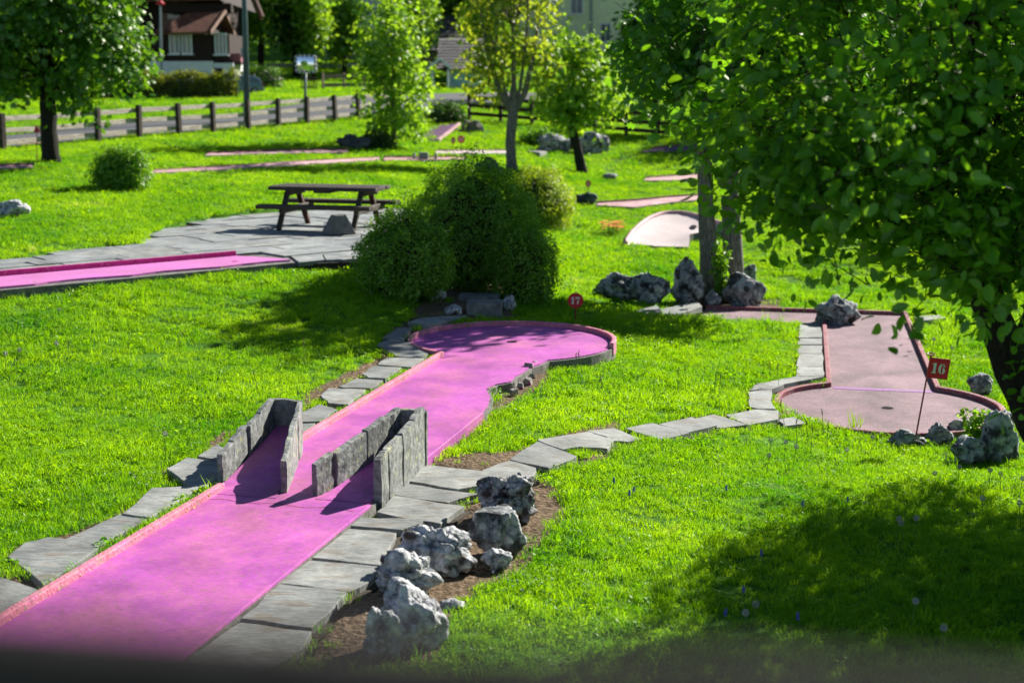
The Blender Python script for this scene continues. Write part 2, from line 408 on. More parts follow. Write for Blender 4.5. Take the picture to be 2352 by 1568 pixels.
def keyhole(frame, s0, cs, r, hl, hr, n=44):
    ar, al = math.asin(hr/r), math.asin(hl/r)
    pts = [frame(s0, -hl), frame(s0, hr)]
    a0, a1 = math.pi - ar, -(math.pi - al)
    for k in range(n+1):
        a = a0 + (a1-a0)*k/n
        pts.append(frame(cs + r*math.cos(a), r*math.sin(a)))
    return pts
def arc_border(mb, frame, cs, r0, r1, a0, a1, z0, z1, n=36):
    """curved kerb between two radii."""
    vs = []; fs = []
    for k in range(n+1):
        a = a0 + (a1-a0)*k/n
        for r, z in ((r0, z0), (r1, z0), (r1, z1-.004), (r1-.012, z1), (r0+.012, z1), (r0, z1-.004)):
            q = frame(cs + r*math.cos(a), r*math.sin(a)); vs.append((q[0], q[1], z))
    m = 6
    for k in range(n):
        for j in range(m):
            fs.append((k*m+j, k*m+(j+1) % m, (k+1)*m+(j+1) % m, (k+1)*m+j))
    fs.append(tuple(range(m))); fs.append(tuple(n*m+j for j in reversed(range(m))))
    mb.add(vs, fs)
def quad_ring(frame, s0, s1, t0, t1):
    return [frame(s0, t0), frame(s0, t1), frame(s1, t1), frame(s1, t0)]
def worn(line, rr, amp):
    return line

# ------------------------------------------------------------------ lane 17
lane17 = thing('minigolf_lane', 'bright magenta minigolf lane with stone channels and a round end', 'minigolf lane', (*L17(5, 0), -.1))
def right_edge(off):
    return [L17(-.2, .70+off), L17(3.5, .705+off), L17(5.3, .70+off), L17(6.9, .70+off), L17(7.25, .66+off), L17(7.6, .58+off), L17(7.95, .44+off), L17(8.2, .47+off),
            L17(8.4, .60+off), L17(8.65, .57+off), L17(8.9, .60+off), L17(9.2, .60+off), L17(9.45, .67+off)]
surf_poly = [L17(-.2, -.56)] + right_edge(0) + keyhole(L17, 0, 10.75, 1.26, .56, .70)[2:]
base17 = [L17(-.25, -.605)] + right_edge(.035) + keyhole(L17, 0, 10.75, 1.30, .605, .735)[2:]
MB().prism(base17, -.30, -.014).build('concrete_base', MAT['concrete'], lane17)
MB().prism(surf_poly, -.04, 0.0).build('playing_surface', MAT['pink17'], lane17)
FOOT.append((base17, 0.0))
mb = MB()
mb.prism(quad_ring(L17, -.25, 3.74, -.598, -.543), -.1, .052); mb.build('border', MAT['border17'], lane17, bevel=.008)
mb = MB()
mb.prism(quad_ring(L17, 5.12, 9.62, -.598, -.543), -.1, .058); mb.build('border', MAT['border17'], lane17, bevel=.008)
mb = MB()
arc_border(mb, L17, 10.75, 1.255, 1.31, 1.62, -(math.pi - .52), -.1, .058, 48); mb.build('border', MAT['border17'], lane17)
mb = MB()
mb.prism(quad_ring(L17, 4.98, 6.8, .70, .738), -.1, .022); mb.build('border', MAT['pink17'], lane17, bevel=.006)
mb = MB()
mb.prism(quad_ring(L17, -.25, 3.62, .70, .735), -.1, .006); mb.build('border', MAT['pink17'], lane17, bevel=.004)
def disc(c, r, z, n=28):
    return [(c[0]+r*math.cos(2*math.pi*k/n), c[1]+r*math.sin(2*math.pi*k/n), z) for k in range(n)]
def cup(frame_xy, z, parent, r=.068):
    mb = MB(); vs = disc(frame_xy, r, z+.0035); mb.add(vs, [tuple(range(len(vs)))]); mb.build('hole_cup', MAT['cup'], parent)
cup(L17(10.75, 0), 0, lane17)
# hairline crack and small oil marks
mb = MB()
for k in range(9):
    t0, t1 = -.54+k*.135, -.54+(k+1)*.135
    j0, j1 = .03*math.sin(k*1.9), .03*math.sin((k+1)*1.9)
    a, b = L17(3.45+j0, t0), L17(3.45+j1, t1); a2, b2 = L17(3.457+j0, t0), L17(3.457+j1, t1)
    mb.add([(*a, .0025), (*b, .0025), (*b2, .0025), (*a2, .0025)], [(0,1,2,3)])
mb.build('crack', MAT['red_dark'], lane17)

def rough_slab(mb, a, b, h0, h1, th_, rr, z0=-.08, n=4, m=4):
    """upright irregular stone between ground points a,b; heights h0,h1; thickness th_."""
    a = Vector((a[0], a[1], 0)); b = Vector((b[0], b[1], 0)); d = b-a; L = d.length; d.normalize(); s = Vector((d.y, -d.x, 0))
    vs = []; fs = []
    def pt(i, j, side):
        x = L*i/n; hh = h0 + (h1-h0)*i/n
        z = z0 + (hh - z0)*j/m
        e = .5*th_*side*(1 - (.12 if j == m else 0) - (.06 if i in (0, n) else 0))
        jx = rr.uniform(-.007, .007) if 0 < i < n else rr.uniform(-.009, .009)
        jz = rr.uniform(-.009, .007) if j == m else 0
        if j == m and i in (0, n): jz -= .003
        return a + d*(x+jx) + s*(e + rr.uniform(-.006, .006)) + Vector((0, 0, z+jz))
    for side in (-1, 1):
        for i in range(n+1):
            for j in range(m+1): vs.append(pt(i, j, side))
    K = (n+1)*(m+1)
    I = lambda sd, i, j: sd*K + i*(m+1) + j
    for i in range(n):
        for j in range(m):
            fs.append((I(0,i,j), I(0,i+1,j), I(0,i+1,j+1), I(0,i,j+1)))
            fs.append((I(1,i,j), I(1,i,j+1), I(1,i+1,j+1), I(1,i+1,j)))
        fs.append((I(0,i,m), I(0,i+1,m), I(1,i+1,m), I(1,i,m)))
    for j in range(m):
        fs.append((I(0,0,j), I(0,0,j+1), I(1,0,j+1), I(1,0,j)))
        fs.append((I(0,n,j), I(1,n,j), I(1,n,j+1), I(0,n,j+1)))
    mb.add(vs, fs)
def channel(name_lab, walls, end, ramp_):
    mb = MB()
    (sa, ta), (sb, tb), (sc, tc), (sd, td), hh = ramp_
    A, B, C_, D_ = L17(sa, ta), L17(sb, tb), L17(sc, tc), L17(sd, td)
    nseg = 8; vs = []; fs = []
    for k in range(nseg+1):
        f_ = k/nseg; z = .003 + hh*(f_**1.5)
        p = np.array(A)*(1-f_) + np.array(D_)*f_; q = np.array(B)*(1-f_) + np.array(C_)*f_
        vs += [(p[0], p[1], z), (q[0], q[1], z)]
    for k in range(nseg): fs.append((2*k, 2*k+1, 2*k+3, 2*k+2))
    n0 = len(vs); vs += [(A[0],A[1],-.02),(B[0],B[1],-.02),(C_[0],C_[1],-.02),(D_[0],D_[1],-.02)]
    fs += [(n0+3, n0+2, n0+1, n0), (2*nseg, 2*nseg+1, n0+2, n0+3)]
    mb.add(vs, fs)
    ob = mb.build('stone_channel', MAT['pink17'], lane17, smooth=False)
    ob['label'] = name_lab
    for i, (p, q, h0, h1, cuts, tk) in enumerate(walls):
        rr = random.Random(hash((i, round(h0*100))) % 1000 + 5)
        p = np.array(p); q = np.array(q); cuts = [0] + cuts + [1]
        for k in range(len(cuts)-1):
            f0, f1 = cuts[k], cuts[k+1]
            a = p + (q-p)*(f0 + .004); b = p + (q-p)*(f1 - .004)
            off = rr.uniform(-.012, .012)
            m2 = MB()
            rough_slab(m2, L17(a[0], a[1]+off), L17(b[0], b[1]+off), h0+(h1-h0)*f0 + rr.uniform(-.012,.012), h0+(h1-h0)*f1 + rr.uniform(-.008,.012), tk*rr.uniform(.9,1.1), rr)
            m2.build('slab', MAT['granite'], ob, bevel=.006)
    (p, q, hh) = end
    m2 = MB(); rough_slab(m2, L17(*p), L17(*q), hh, hh-.01, .05, random.Random(3)); m2.build('slab', MAT['granite'], ob, bevel=.006)
channel('left funnel of upright grey stones with a pink ramp',
        [((3.93,-.68), (5.04,-.70), .235, .455, [.22,.48,.72], .06), ((3.76,-.055), (5.04,-.45), .255, .44, [.42,.74], .05)],
        ((5.05,-.73), (5.05,-.43), .455), ((3.6,-.60), (3.6,-.04), (5.02,-.45), (5.02,-.66), .21))
channel('right funnel of upright grey stones with a pink ramp',
        [((3.74,.225), (4.95,.50), .255, .46, [.20,.56,.82], .06), ((3.76,.735), (4.96,.715), .33, .475, [.16,.45,.75], .07)],
        ((4.97,.47), (4.97,.75), .45), ((3.66,.26), (3.66,.70), (4.93,.70), (4.93,.52), .19))

# ------------------------------------------------------------------ lane 16 (L-shaped, faded)
Z16 = -.55
D16 = np.array([.2, .9798]); N16 = np.array([D16[1], -D16[0]]); C16 = np.array([4.40, 16.27])
def L16(s, t):
    q = C16 + D16*s + N16*t
    return (q[0], q[1])
def K16(s, t): return L16(-s, -t)        # keyhole helper runs towards the circle
lane16 = thing('minigolf_lane', 'faded dusty pink minigolf lane bent like an L with a round end', 'minigolf lane', (*L16(2, 0), Z16-.1))
k16 = keyhole(K16, -6.0, 0.0, 1.25, .625, .625)
b16 = keyhole(K16, -6.0, 0.0, 1.31, .69, .69)
MB().prism(b16, Z16-.3, Z16-.012).build('concrete_base', MAT['concrete'], lane16)
MB().prism(k16, Z16-.04, Z16).build('playing_surface', MAT['faded16'], lane16)
leg = quad_ring(L16, 6.002, 7.15, -2.6, .69)
MB().prism(quad_ring(L16, 6.002, 7.22, -2.65, .69), Z16-.3, Z16-.014).build('concrete_base', MAT['concrete'], lane16)
MB().prism(quad_ring(L16, 6.002, 7.15, -2.6, .625), Z16-.04, Z16-.001).build('playing_surface', MAT['faded16'], lane16)
MB().prism(quad_ring(L16, .97, 1.10, -.6, .6), Z16+.001, Z16+.004).build('painted_stripe', MAT['stripe16'], lane16)
FOOT.append((b16, Z16)); FOOT.append((quad_ring(L16, 5.9, 7.25, -2.7, .7), Z16))
for s0, s1, t0, t1 in ((1.09, 5.95, -.69, -.627), (1.09, 7.15, .627, .69), (7.15, 7.22, -2.6, .69)):
    MB().prism(quad_ring(L16, s0, s1, t0, t1), Z16-.1, Z16+.06).build('border', MAT['border16'], lane16, bevel=.008)
for a0, a1 in ((.525, 2.2), (-.525, -1.75)):
    mb = MB(); arc_border(mb, L16, 0, 1.25, 1.315, a0, a1, Z16-.1, Z16+.06, 26); mb.build('border', MAT['border16'], lane16)
mb = MB(); arc_border(mb, L16, 0, 1.255, 1.305, 2.2, 2*math.pi-1.75, Z16-.1, Z16+.02, 26); mb.build('border', MAT['border16'], lane16)
cup(L16(0, 0), Z16, lane16)

# ------------------------------------------------------------------ lane 18 by the patio
Z18 = .58
A18 = P(-260, 683, Z18)[:2]; B18 = P(672, 597, Z18)[:2]
D18 = (B18-A18)/np.linalg.norm(B18-A18); LEN18 = np.linalg.norm(B18-A18); N18 = np.array([-D18[1], D18[0]])
def L18(s, t):
    q = A18 + D18*s + N18*t
    return (q[0], q[1])
lane18 = thing('minigolf_lane', 'lilac minigolf lane with a magenta border beside the flagstone patio', 'minigolf lane', (*L18(3, .5), Z18-.1))
MB().prism(quad_ring(L18, -1, LEN18+.25, -.10, 1.12), Z18-.35, Z18-.03).build('concrete_base', MAT['concrete'], lane18)
rr = random.Random(4)
edge = [L18(-.9 + k*.2, .0 + (.10*abs(math.sin(k*.45))*(1 if k > 14 else .2)) + rr.uniform(0, .03)) for k in range(int((LEN18+.9)/.2)+1)]
MB().prism(edge + [L18(LEN18-.05, .35), L18(LEN18-.35, 1.05), L18(-.9, 1.05)], Z18-.045, Z18).build('playing_surface', MAT['lilac18'], lane18)
MB().prism(quad_ring(L18, -1, LEN18-.35, 1.05, 1.11), Z18-.1, Z18+.075).build('border', MAT['border18'], lane18, bevel=.008)
mb = MB(); vs = disc(L18(LEN18-.75, .42), .05, Z18+.003); mb.add(vs, [tuple(range(len(vs)))]); mb.build('hole_cup', MAT['border18'], lane18)
FOOT.append((quad_ring(L18, -1, LEN18+.25, -.10, 1.14), Z18))

# ------------------------------------------------------------------ flagstone patio
PZ = .56
patio_poly = [P(u, v, PZ)[:2] for u, v in [(-260,625),(-100,612),(60,590),(250,565),(330,560),(335,543),(400,520),(480,505),(600,490),(760,478),(930,480),(930,560),(860,594),(832,597),(690,603),(662,590),(655,584),(300,606),(0,634),(-260,660)]]
pc = np.mean(patio_poly, axis=0)
patio = mesh_obj('patio', *(lambda m_: (m_.v, m_.f))(MB().prism([tuple(q) for q in patio_poly], PZ-.25, PZ-.022)), MAT['grout'], None, at=(pc[0], pc[1], PZ))
struct(patio)
FOOT.append(([tuple(q) for q in patio_poly], PZ))
FOOT.append((quad_ring(L18, LEN18-.3, LEN18+.6, -.2, 1.1), PZ))
rr = random.Random(21)
dpx = D18; npx = N18
row = -1.6; 
while row < 8.5:
    rh = rr.uniform(.42, .85); x = -3.0 + rr.uniform(0, .6)
    while x < LEN18 + 7:
        L_ = rr.uniform(.55, 1.6)
        g = .012
        j = lambda: rr.uniform(-.035, .035)
        cor = [(x+g+j()*.4, row+g+j()*.4), (x+L_*.5, row+g+j()*.5), (x+L_-g+j()*.4, row+g+j()*.4), (x+L_-g+j()*.6, row+rh-g+j()*.4), (x+L_*.45, row+rh-g+j()*.5), (x+g+j()*.6, row+rh-g+j()*.4)]
        wp = [A18 + dpx*a + npx*(1.16+b) for a, b in cor]
        cw = np.mean(wp, axis=0)
        if not (x < LEN18 + .12 and row + rh*.5 < .05) and in_poly(np.array([cw[0]]), np.array([cw[1]]), patio_poly)[0] and in_poly(np.array([q[0] for q in wp]), np.array([q[1] for q in wp]), patio_poly).sum() >= 3:
            dz = rr.uniform(-.010, .008); tl = rr.uniform(-.008, .008)
            pz = [(q[0], q[1], dz + (tl if k > 2 else 0)) for k, q in enumerate(wp)]
            MB().prism(pz, PZ-.05, PZ+.012).build('paving_stone', MAT['patio'] if rr.random() < .75 else MAT['slate2'], patio)
        x += L_
    row += rh
for pl in ([(668,590),(738,585),(746,599),(688,605)], [(742,585),(832,580),(836,596),(750,599)], [(838,580),(930,572),(925,592),(842,596)]):
    MB().prism([(*P(u, v, PZ)[:2], 0) for u, v in pl], PZ-.05, PZ+.016).build('paving_stone', MAT['patio'], patio)
def stone_chip(poly, rr, rounds=1, amp=.012):
    """roughen a polygon's edges."""
    for _ in range(rounds):
        out = []
        for i in range(len(poly)):
            a = np.array(poly[i]); b = np.array(poly[(i+1) % len(poly)])
            out.append(a); L_ = np.linalg.norm(b[:2]-a[:2])
            for f_ in ((.33, .66) if L_ > .25 else (.5,)):
                q = a + (b-a)*f_; q = q.copy(); q[:2] += np.array([rr.uniform(-amp, amp), rr.uniform(-amp, amp)]); out.append(q)
        poly = out
    return poly

# ------------------------------------------------------------------ stepping-stone paths
left_path = [
 [(22,1290),(60,1258),(110,1246),(170,1252),(222,1270),(100,1352)],
 [(145,1250),(275,1190),(345,1196),(218,1266),(170,1255)],
 [(285,1190),(350,1132),(448,1128),(455,1133),(345,1198)],
 [(385,1087),(430,1062),(505,1072),(503,1106),(470,1128),(435,1122)],
 [(455,1058),(500,1030),(512,1038),(506,1068)],
 [(-60,1350),(0,1335),(92,1366),(20,1408),(-60,1460)],
 [(690,956),(733,936),(773,948),(736,974),(690,976)],
 [(684,982),(724,981),(699,1000),(680,1008)],
 [(738,916),(755,900),(838,903),(800,937),(755,934)],
 [(779,896),(819,878),(878,882),(850,900),(791,899)],
 [(832,868),(856,848),(921,852),(884,877),(847,875)],
 [(869,844),(889,828),(972,830),(945,850)],
 [(868,798),(896,784),(948,795),(985,817),(969,826),(911,824)],
 [(880,783),(914,760),(945,760),(926,786)],
 [(939,747),(966,737),(1068,731),(1049,740),(972,754)],
]
right_path = [
 [(941,1114),(981,1077),(1104,1091),(1135,1104),(1122,1117),(1051,1132)],
 [(904,1144),(935,1118),(1042,1135),(1098,1141),(1027,1161)],
 [(868,1186),(906,1149),(1063,1173),(1010,1212),(940,1202)],
 [(798,1217),(825,1199),(967,1204),(964,1213),(921,1227)],
 [(718,1288),(792,1222),(908,1233),(896,1258),(878,1306)],
 [(640,1348),(705,1296),(870,1312),(845,1345),(800,1367)],
 [(558,1432),(645,1355),(795,1374),(745,1427),(715,1453)],
 [(420,1530),(552,1442),(712,1462),(690,1500),(600,1560)],
 [(1107,1090),(1171,1067),(1228,1083),(1224,1101),(1190,1113),(1128,1104)],
 [(1173,1064),(1236,1023),(1322,1057),(1261,1083)],
 [(1237,1020),(1350,1001),(1408,1021),(1393,1040),(1331,1035),(1294,1041)],
 [(1349,997),(1411,990),(1470,1015),(1439,1021),(1411,1019),(1392,1009)],
 [(1437,990),(1497,979),(1580,1003),(1517,1018)],
 [(1516,980),(1588,966),(1645,986),(1580,999)],
 [(1597,967),(1639,959),(1713,984),(1651,990)],
 [(1668,957),(1732,947),(1787,951),(1784,970),(1719,980)],
 [(1723,940),(1719,907),(1772,902),(1768,925),(1780,946),(1740,944)],
 [(1723,902),(1740,888),(1824,873),(1888,872),(1800,890),(1775,900)],
 [(1790,970),(1822,965),(1850,980),(1800,985)],
]
for va, vb in ((747,763),(765,781),(783,796),(798,816),(818,846),(848,869)):
    f0, f1 = (va-747)/122, (vb-747)/122
    right_path.append([(1839-6*f0, va), (1886+4*f0, va), (1886+4*f1, vb), (1839-6*f1-4, vb)])
def make_path(name, polys, seed):
    rr = random.Random(seed)
    cs = hit(*np.mean(np.array(polys[0], float), axis=0))
    # thin bed of joint soil under the stones, one strip per stone
    bed = MB(); world = []
    for poly in polys:
        pw = [hit(u, v) for u, v in poly]
        c = np.mean(pw, axis=0); pw = [c + (q-c)*np.array([1.04, 1.04, 1]) for q in pw]
        A = np.stack([[q[0]-c[0], q[1]-c[1], 1] for q in pw]); co = np.linalg.lstsq(A, np.array([q[2] for q in pw]), rcond=None)[0]
        co[:2] = np.clip(co[:2], -.12, .12)
        pw = [np.array([q[0], q[1], co[0]*(q[0]-c[0]) + co[1]*(q[1]-c[1]) + c[2]]) for q in pw]
        world.append(pw)
        bed.prism([(*g_, q[2]) for g_, q in zip(grow(pw, .05), pw)], -.09, -.012)
    root = mesh_obj(name, bed.v, bed.f, MAT['grout'], None, at=cs); struct(root)
    for pw in world:
        rough = stone_chip([q.copy() for q in pw], rr, 1, .014)
        thick = rr.uniform(.03, .045)
        MB().prism([tuple(q) for q in rough], -.05, thick).build('paving_stone', MAT['slate'] if rr.random() < .6 else MAT['slate2'], root, bevel=.006)
        FOOT.append((grow(pw, .06), float(np.mean([q[2] for q in pw])) + .062)); PATHS.append(grow(pw, .1))
    return root
make_path('stone_path', left_path, 3)
make_path('stone_path', right_path, 9)

# flat stones lying about the lawn near the lanes
def flat_stone(poly, thick, label, mat='slate2', z=None):
    pw = [hit(u, v) if z is None else P(u, v, z) for u, v in poly]
    c = np.mean(pw, axis=0)
    pw = [np.array([q[0], q[1], c[2]]) for q in pw]
    rough = stone_chip(pw, random.Random(len(label)), 1, .012)
    o = mesh_obj('flat_stone', *(lambda m_: (m_.v, m_.f))(MB().prism([tuple(q) for q in rough], -.06, thick)), MAT[mat], None, at=tuple(c))
    m = o.modifiers.new('bevel', 'BEVEL'); m.width = .008; m.segments = 2
    FOOT.append(([tuple(q[:2]) for q in pw], None))
    return tag(o, label, 'stone')
flat_stone([(1510,712),(1600,706),(1612,716),(1530,728)], .05, 'pale flat slab at the left end of the faded lane')
flat_stone([(2098,738),(2155,733),(2172,741),(2110,748)], .08, 'grey flat slab in the grass right of the faded lane')
flat_stone([(1450,716),(1508,712),(1525,730),(1462,728)], .03, 'dark flat slab in the shade beside the pale slab', 'slate')
flat_stone([(1440,545),(1490,520),(1530,520),(1500,552)], .05, 'flat slate beside the orange flowers', 'slate')
flat_stone([(1210,352),(1232,348),(1256,357),(1240,362)], .12, 'pale flat rock in the lawn between the two young trees')

# ------------------------------------------------------------------ bare soil patches
for poly in [
    [(985,1068),(1075,1042),(1170,1038),(1240,1010),(1340,985),(1420,965),(1440,980),(1340,1000),(1240,1022),(1170,1062),(1105,1092),(990,1078)],
    [(700,905),(790,862),(860,830),(885,815),(895,828),(860,850),(800,880),(740,915),(690,950)],
    [(1062,1170),(1140,1120),(1235,1095),(1300,1130),(1290,1200),(1230,1250),(1220,1310),(1120,1345),(1070,1380),(1020,1430),(1000,1520),(690,1530),(790,1400),(880,1305),(950,1215)],
    [(60,1262),(150,1225),(240,1195),(300,1175),(340,1140),(290,1190),(150,1250)],
    [(430,1128),(500,1108),(505,1120),(470,1135)],[(460,1030),(520,985),(545,985),(500,1035)],
    [(960,700),(1060,690),(1170,700),(1180,728),(1060,735),(940,738)],
    [(1150,900),(1230,850),(1270,835),(1265,870),(1190,920),(1130,950)],
    [(850,800),(880,775),(930,745),(960,735),(945,760),(900,790)],
    [(1300,1060),(1420,1040),(1400,1055),(1330,1068)],
    [(840,640),(1000,690),(1180,690),(1260,650),(1180,600),(900,600)],
    [(1540,725),(1800,725),(1800,690),(1560,680)],
]:
    DIRT.append([tuple(hit(u, v)[:2]) for u, v in poly])

# ------------------------------------------------------------------ ground sheet
def ground():
    ys = [-60.0, -30, -15, -8, -4, 0, 2, 4]
    y = 5.0
    while y < 320:
        ys.append(y); y += max(.055, .0075*y) if y < 26 else .02*y
    ys.append(420); ys = np.array(ys)
    ns = 330
    t = np.linspace(-1, 1, ns)
    t = np.sign(t)*np.abs(t)**1.9
    hw = 34 + .95*np.abs(ys)
    # keep fine columns inside the view
    X = np.empty((len(ys), ns)); Y = np.repeat(ys[:, None], ns, 1)
    for i, yy in enumerate(ys):
        inner = .42*max(yy, 6) + 2.2
        s = np.linspace(-1, 1, ns); k = .82
        X[i] = np.where(np.abs(s) < k, s/k*inner, np.sign(s)*(inner + ((np.abs(s)-k)/(1-k))**2*(hw[i]+110-inner)))
    x = X.ravel(); yv = Y.ravel()
    z = TH(x, yv)
    rs = np.sin(x*2.1+1.3*np.cos(yv*1.7))*np.cos(yv*1.9+.7*np.sin(x*2.3))
    z += .018*rs*np.clip((yv-5)/3, 0, 1)
    for poly, zz in FOOT:
        if zz is None: continue
        xs = [p[0] for p in poly]; yy = [p[1] for p in poly]
        b = (x > min(xs)-.1) & (x < max(xs)+.1) & (yv > min(yy)-.1) & (yv < max(yy)+.1)
        idx = np.where(b)[0]
        if len(idx) == 0: continue
        ins = in_poly(x[idx], yv[idx], grow(poly, .02))
        z[idx[ins]] = np.minimum(z[idx[ins]], zz - .11)
    dirt = np.zeros(len(x))
    for poly in DIRT:
        dirt[in_poly(x, yv, poly)] = 1
    for poly in PATHS: dirt[in_poly(x, yv, poly)] = 1
    D2 = dirt.reshape(len(ys), ns).copy()
    for _ in range(3):
        D2[1:-1, 1:-1] = (D2[1:-1, 1:-1]*2 + D2[:-2, 1:-1] + D2[2:, 1:-1] + D2[1:-1, :-2] + D2[1:-1, 2:])/6
    I = np.arange(len(ys)*ns).reshape(len(ys), ns)
    F = np.stack([I[:-1, :-1], I[:-1, 1:], I[1:, 1:], I[1:, :-1]], -1).reshape(-1, 4)
    return np.stack([x, yv, z], 1), F, D2.ravel()
m, nt, out = new_mat('lawn_soil'); L = nt.links.new
g = N(nt, 'ShaderNodeNewGeometry'); at_ = N(nt, 'ShaderNodeAttribute', attribute_name='dirt')
n1 = N(nt, 'ShaderNodeTexNoise'); n1.inputs['Scale'].default_value = 1.3; n1.inputs['Detail'].default_value = 10; n1.inputs['Roughness'].default_value = .7
n2 = N(nt, 'ShaderNodeTexNoise'); n2.inputs['Scale'].default_value = 28; n2.inputs['Detail'].default_value = 8
L(g.outputs['Position'], n1.inputs['Vector']); L(g.outputs['Position'], n2.inputs['Vector'])
rg = ramp(nt, [(.3, (.025,.07,.004)), (.5, (.06,.17,.008)), (.7, (.12,.24,.015))]); L(n1.outputs['Fac'], rg.inputs[0])
rs_ = ramp(nt, [(.3, (.045,.03,.018)), (.5, (.13,.09,.055)), (.72, (.25,.185,.125))]); L(n2.outputs['Fac'], rs_.inputs[0])
sm = N(nt, 'ShaderNodeMath', operation='MULTIPLY_ADD'); L(n2.outputs['Fac'], sm.inputs[0]); sm.inputs[1].default_value = .5; L(at_.outputs['Fac'], sm.inputs[2])
rc = ramp(nt, [(.55, (0,0,0)), (.75, (1,1,1))]); L(sm.outputs[0], rc.inputs[0])
mx = N(nt, 'ShaderNodeMix', data_type='RGBA'); L(rc.outputs[0], mx.inputs[0]); L(rg.outputs[0], mx.inputs[6]); L(rs_.outputs[0], mx.inputs[7])
b = N(nt, 'ShaderNodeBsdfPrincipled'); b.inputs['Roughness'].default_value = .95; b.inputs['Specular IOR Level'].default_value = .1
L(mx.outputs[2], b.inputs['Base Color'])
bp = N(nt, 'ShaderNodeBump'); bp.inputs['Strength'].default_value = .8; bp.inputs['Distance'].default_value = .04
L(n2.outputs['Fac'], bp.inputs['Height']); L(bp.outputs[0], b.inputs['Normal']); L(b.outputs[0], out.inputs[0])
MAT['ground'] = m
gv, gf, gd = ground()
struct(mesh_obj('ground', gv, gf, MAT['ground'], smooth=True, attrs={'dirt': gd}))

# ------------------------------------------------------------------ road behind the fence
F0 = np.array([-15.05, 42.0]); F1 = np.array([-6.3, 60.0]); FD = (F1-F0)/np.linalg.norm(F1-F0); FN = np.array([-FD[1], FD[0]])
def strip(name, t0, t1, o0, o1, dz, mat, n=40, struct_=True, parent=None):
    vs = []; fs = []
    for k in range(n+1):
        t = t0 + (t1-t0)*k/n
        for j in range(5):
            o_ = o0 + (o1-o0)*j/4; q = F0 + FD*t + FN*o_
            vs.append((q[0], q[1], th(q[0], q[1]) + dz))
    for k in range(n):
        for j in range(4):
            fs.append((k*5+j, k*5+j+1, (k+1)*5+j+1, (k+1)*5+j))
    return mesh_obj(name, vs, fs, mat, parent)
road = struct(strip('road', -25, 45, .9, 5.3, .05, MAT['asphalt']))
for k in range(6):
    strip('road_marking', -7+k*4.5, -5.3+k*4.5, 1.05, 1.25, .056, MAT['yellow_line'], 4, False, road)
ROADP = [tuple(F0+FD*-25+FN*.8), tuple(F0+FD*45+FN*.8), tuple(F0+FD*45+FN*5.4), tuple(F0+FD*-25+FN*5.4)]
FOOT.append((ROADP, None))

# ------------------------------------------------------------------ rocks
MAT['karst'] = surf('karst_limestone', [(.36,(.035,.035,.038)),(.43,(.24,.25,.26)),(.50,(.52,.53,.55)),(.64,(.92,.92,.90))], scale=7, rough=.85, bump=1.0, bscale=14, dist=.04,
                    spots=((.06,.035,.025),.95), spot_scale=5, spot_cut=.61, rough_noise=.8, grain=.45, gscale=26, alb=.85)
MAT['rock_grey'] = surf('grey_limestone', [(.37,(.05,.055,.06)),(.44,(.26,.275,.29)),(.52,(.48,.50,.51)),(.64,(.82,.80,.72))], scale=4.2, rough=.9, bump=1.0, bscale=12, dist=.05,
                        spots=((.03,.03,.032),.9), spot_scale=6, spot_cut=.575, rough_noise=.72, grain=.35, gscale=16, alb=.75)
MAT['rock_dark'] = surf('dark_boulder', [(.3,(.05,.06,.07)),(.6,(.14,.16,.18)),(.78,(.28,.30,.32))], scale=3, rough=.9, bump=.8, bscale=9, dist=.06, grain=.3)
MAT['karst_dark'] = surf('dark_karst_limestone', [(.38,(.03,.022,.018)),(.45,(.12,.11,.105)),(.51,(.42,.43,.45)),(.62,(.9,.91,.93))], scale=6, rough=.85, bump=1.0, bscale=14, dist=.04,
                    spots=((.05,.028,.018),.95), spot_scale=6, spot_cut=.585, rough_noise=.8, grain=.45, gscale=26, alb=.85)
def ico(sub):
    bm = bmesh.new(); bmesh.ops.create_icosphere(bm, subdivisions=sub, radius=1.0)
    bm.verts.ensure_lookup_table()
    V = np.array([v.co[:] for v in bm.verts]); F = np.array([[v.index for v in f.verts] for f in bm.faces])
    bm.free(); return V, F
ICO = {k: ico(k) for k in (2, 3, 4, 5)}
def rock_shape(sub, seed, ridged=.35, pits=0.0, freq=1.3, lump=.28):
    V, F = ICO[sub]; out = np.empty_like(V); off = Vector((seed*7.13, seed*3.71, seed*1.9))
    for i, q in enumerate(V):
        p = Vector(q)
        pw = p + .22*noise.noise_vector(p*1.7 + off)
        d = 1 + lump*noise.noise(pw*freq + off)*1.7
        # angular facets and long cracks
        vd, vp = noise.voronoi(pw*1.55 + off)
        d += ridged*.34*(.55 - vd[0])
        crack = vd[1] - vd[0]
        d -= ridged*.42*max(0, .11 - crack)/.11*.35
        d += ridged*.16*(noise.ridged_multi_fractal(pw*2.3 + off, 1.0, 2.1, 3, 1.0, 2.0) - 1.1)
        if pits:
            g = Vector((pw.x*3.4, pw.y*3.4, pw.z*1.6)) + off
            d -= pits*.55*max(0, abs(noise.noise(g)) - .10)
            v2 = noise.voronoi(pw*4.2 + off*1.3)[0]
            d -= pits*.38*max(0, .34 - v2[0])
            d += pits*.10*noise.turbulence(p*6 + off, 3, False)
        out[i] = q*max(.35, d)
    return out, F
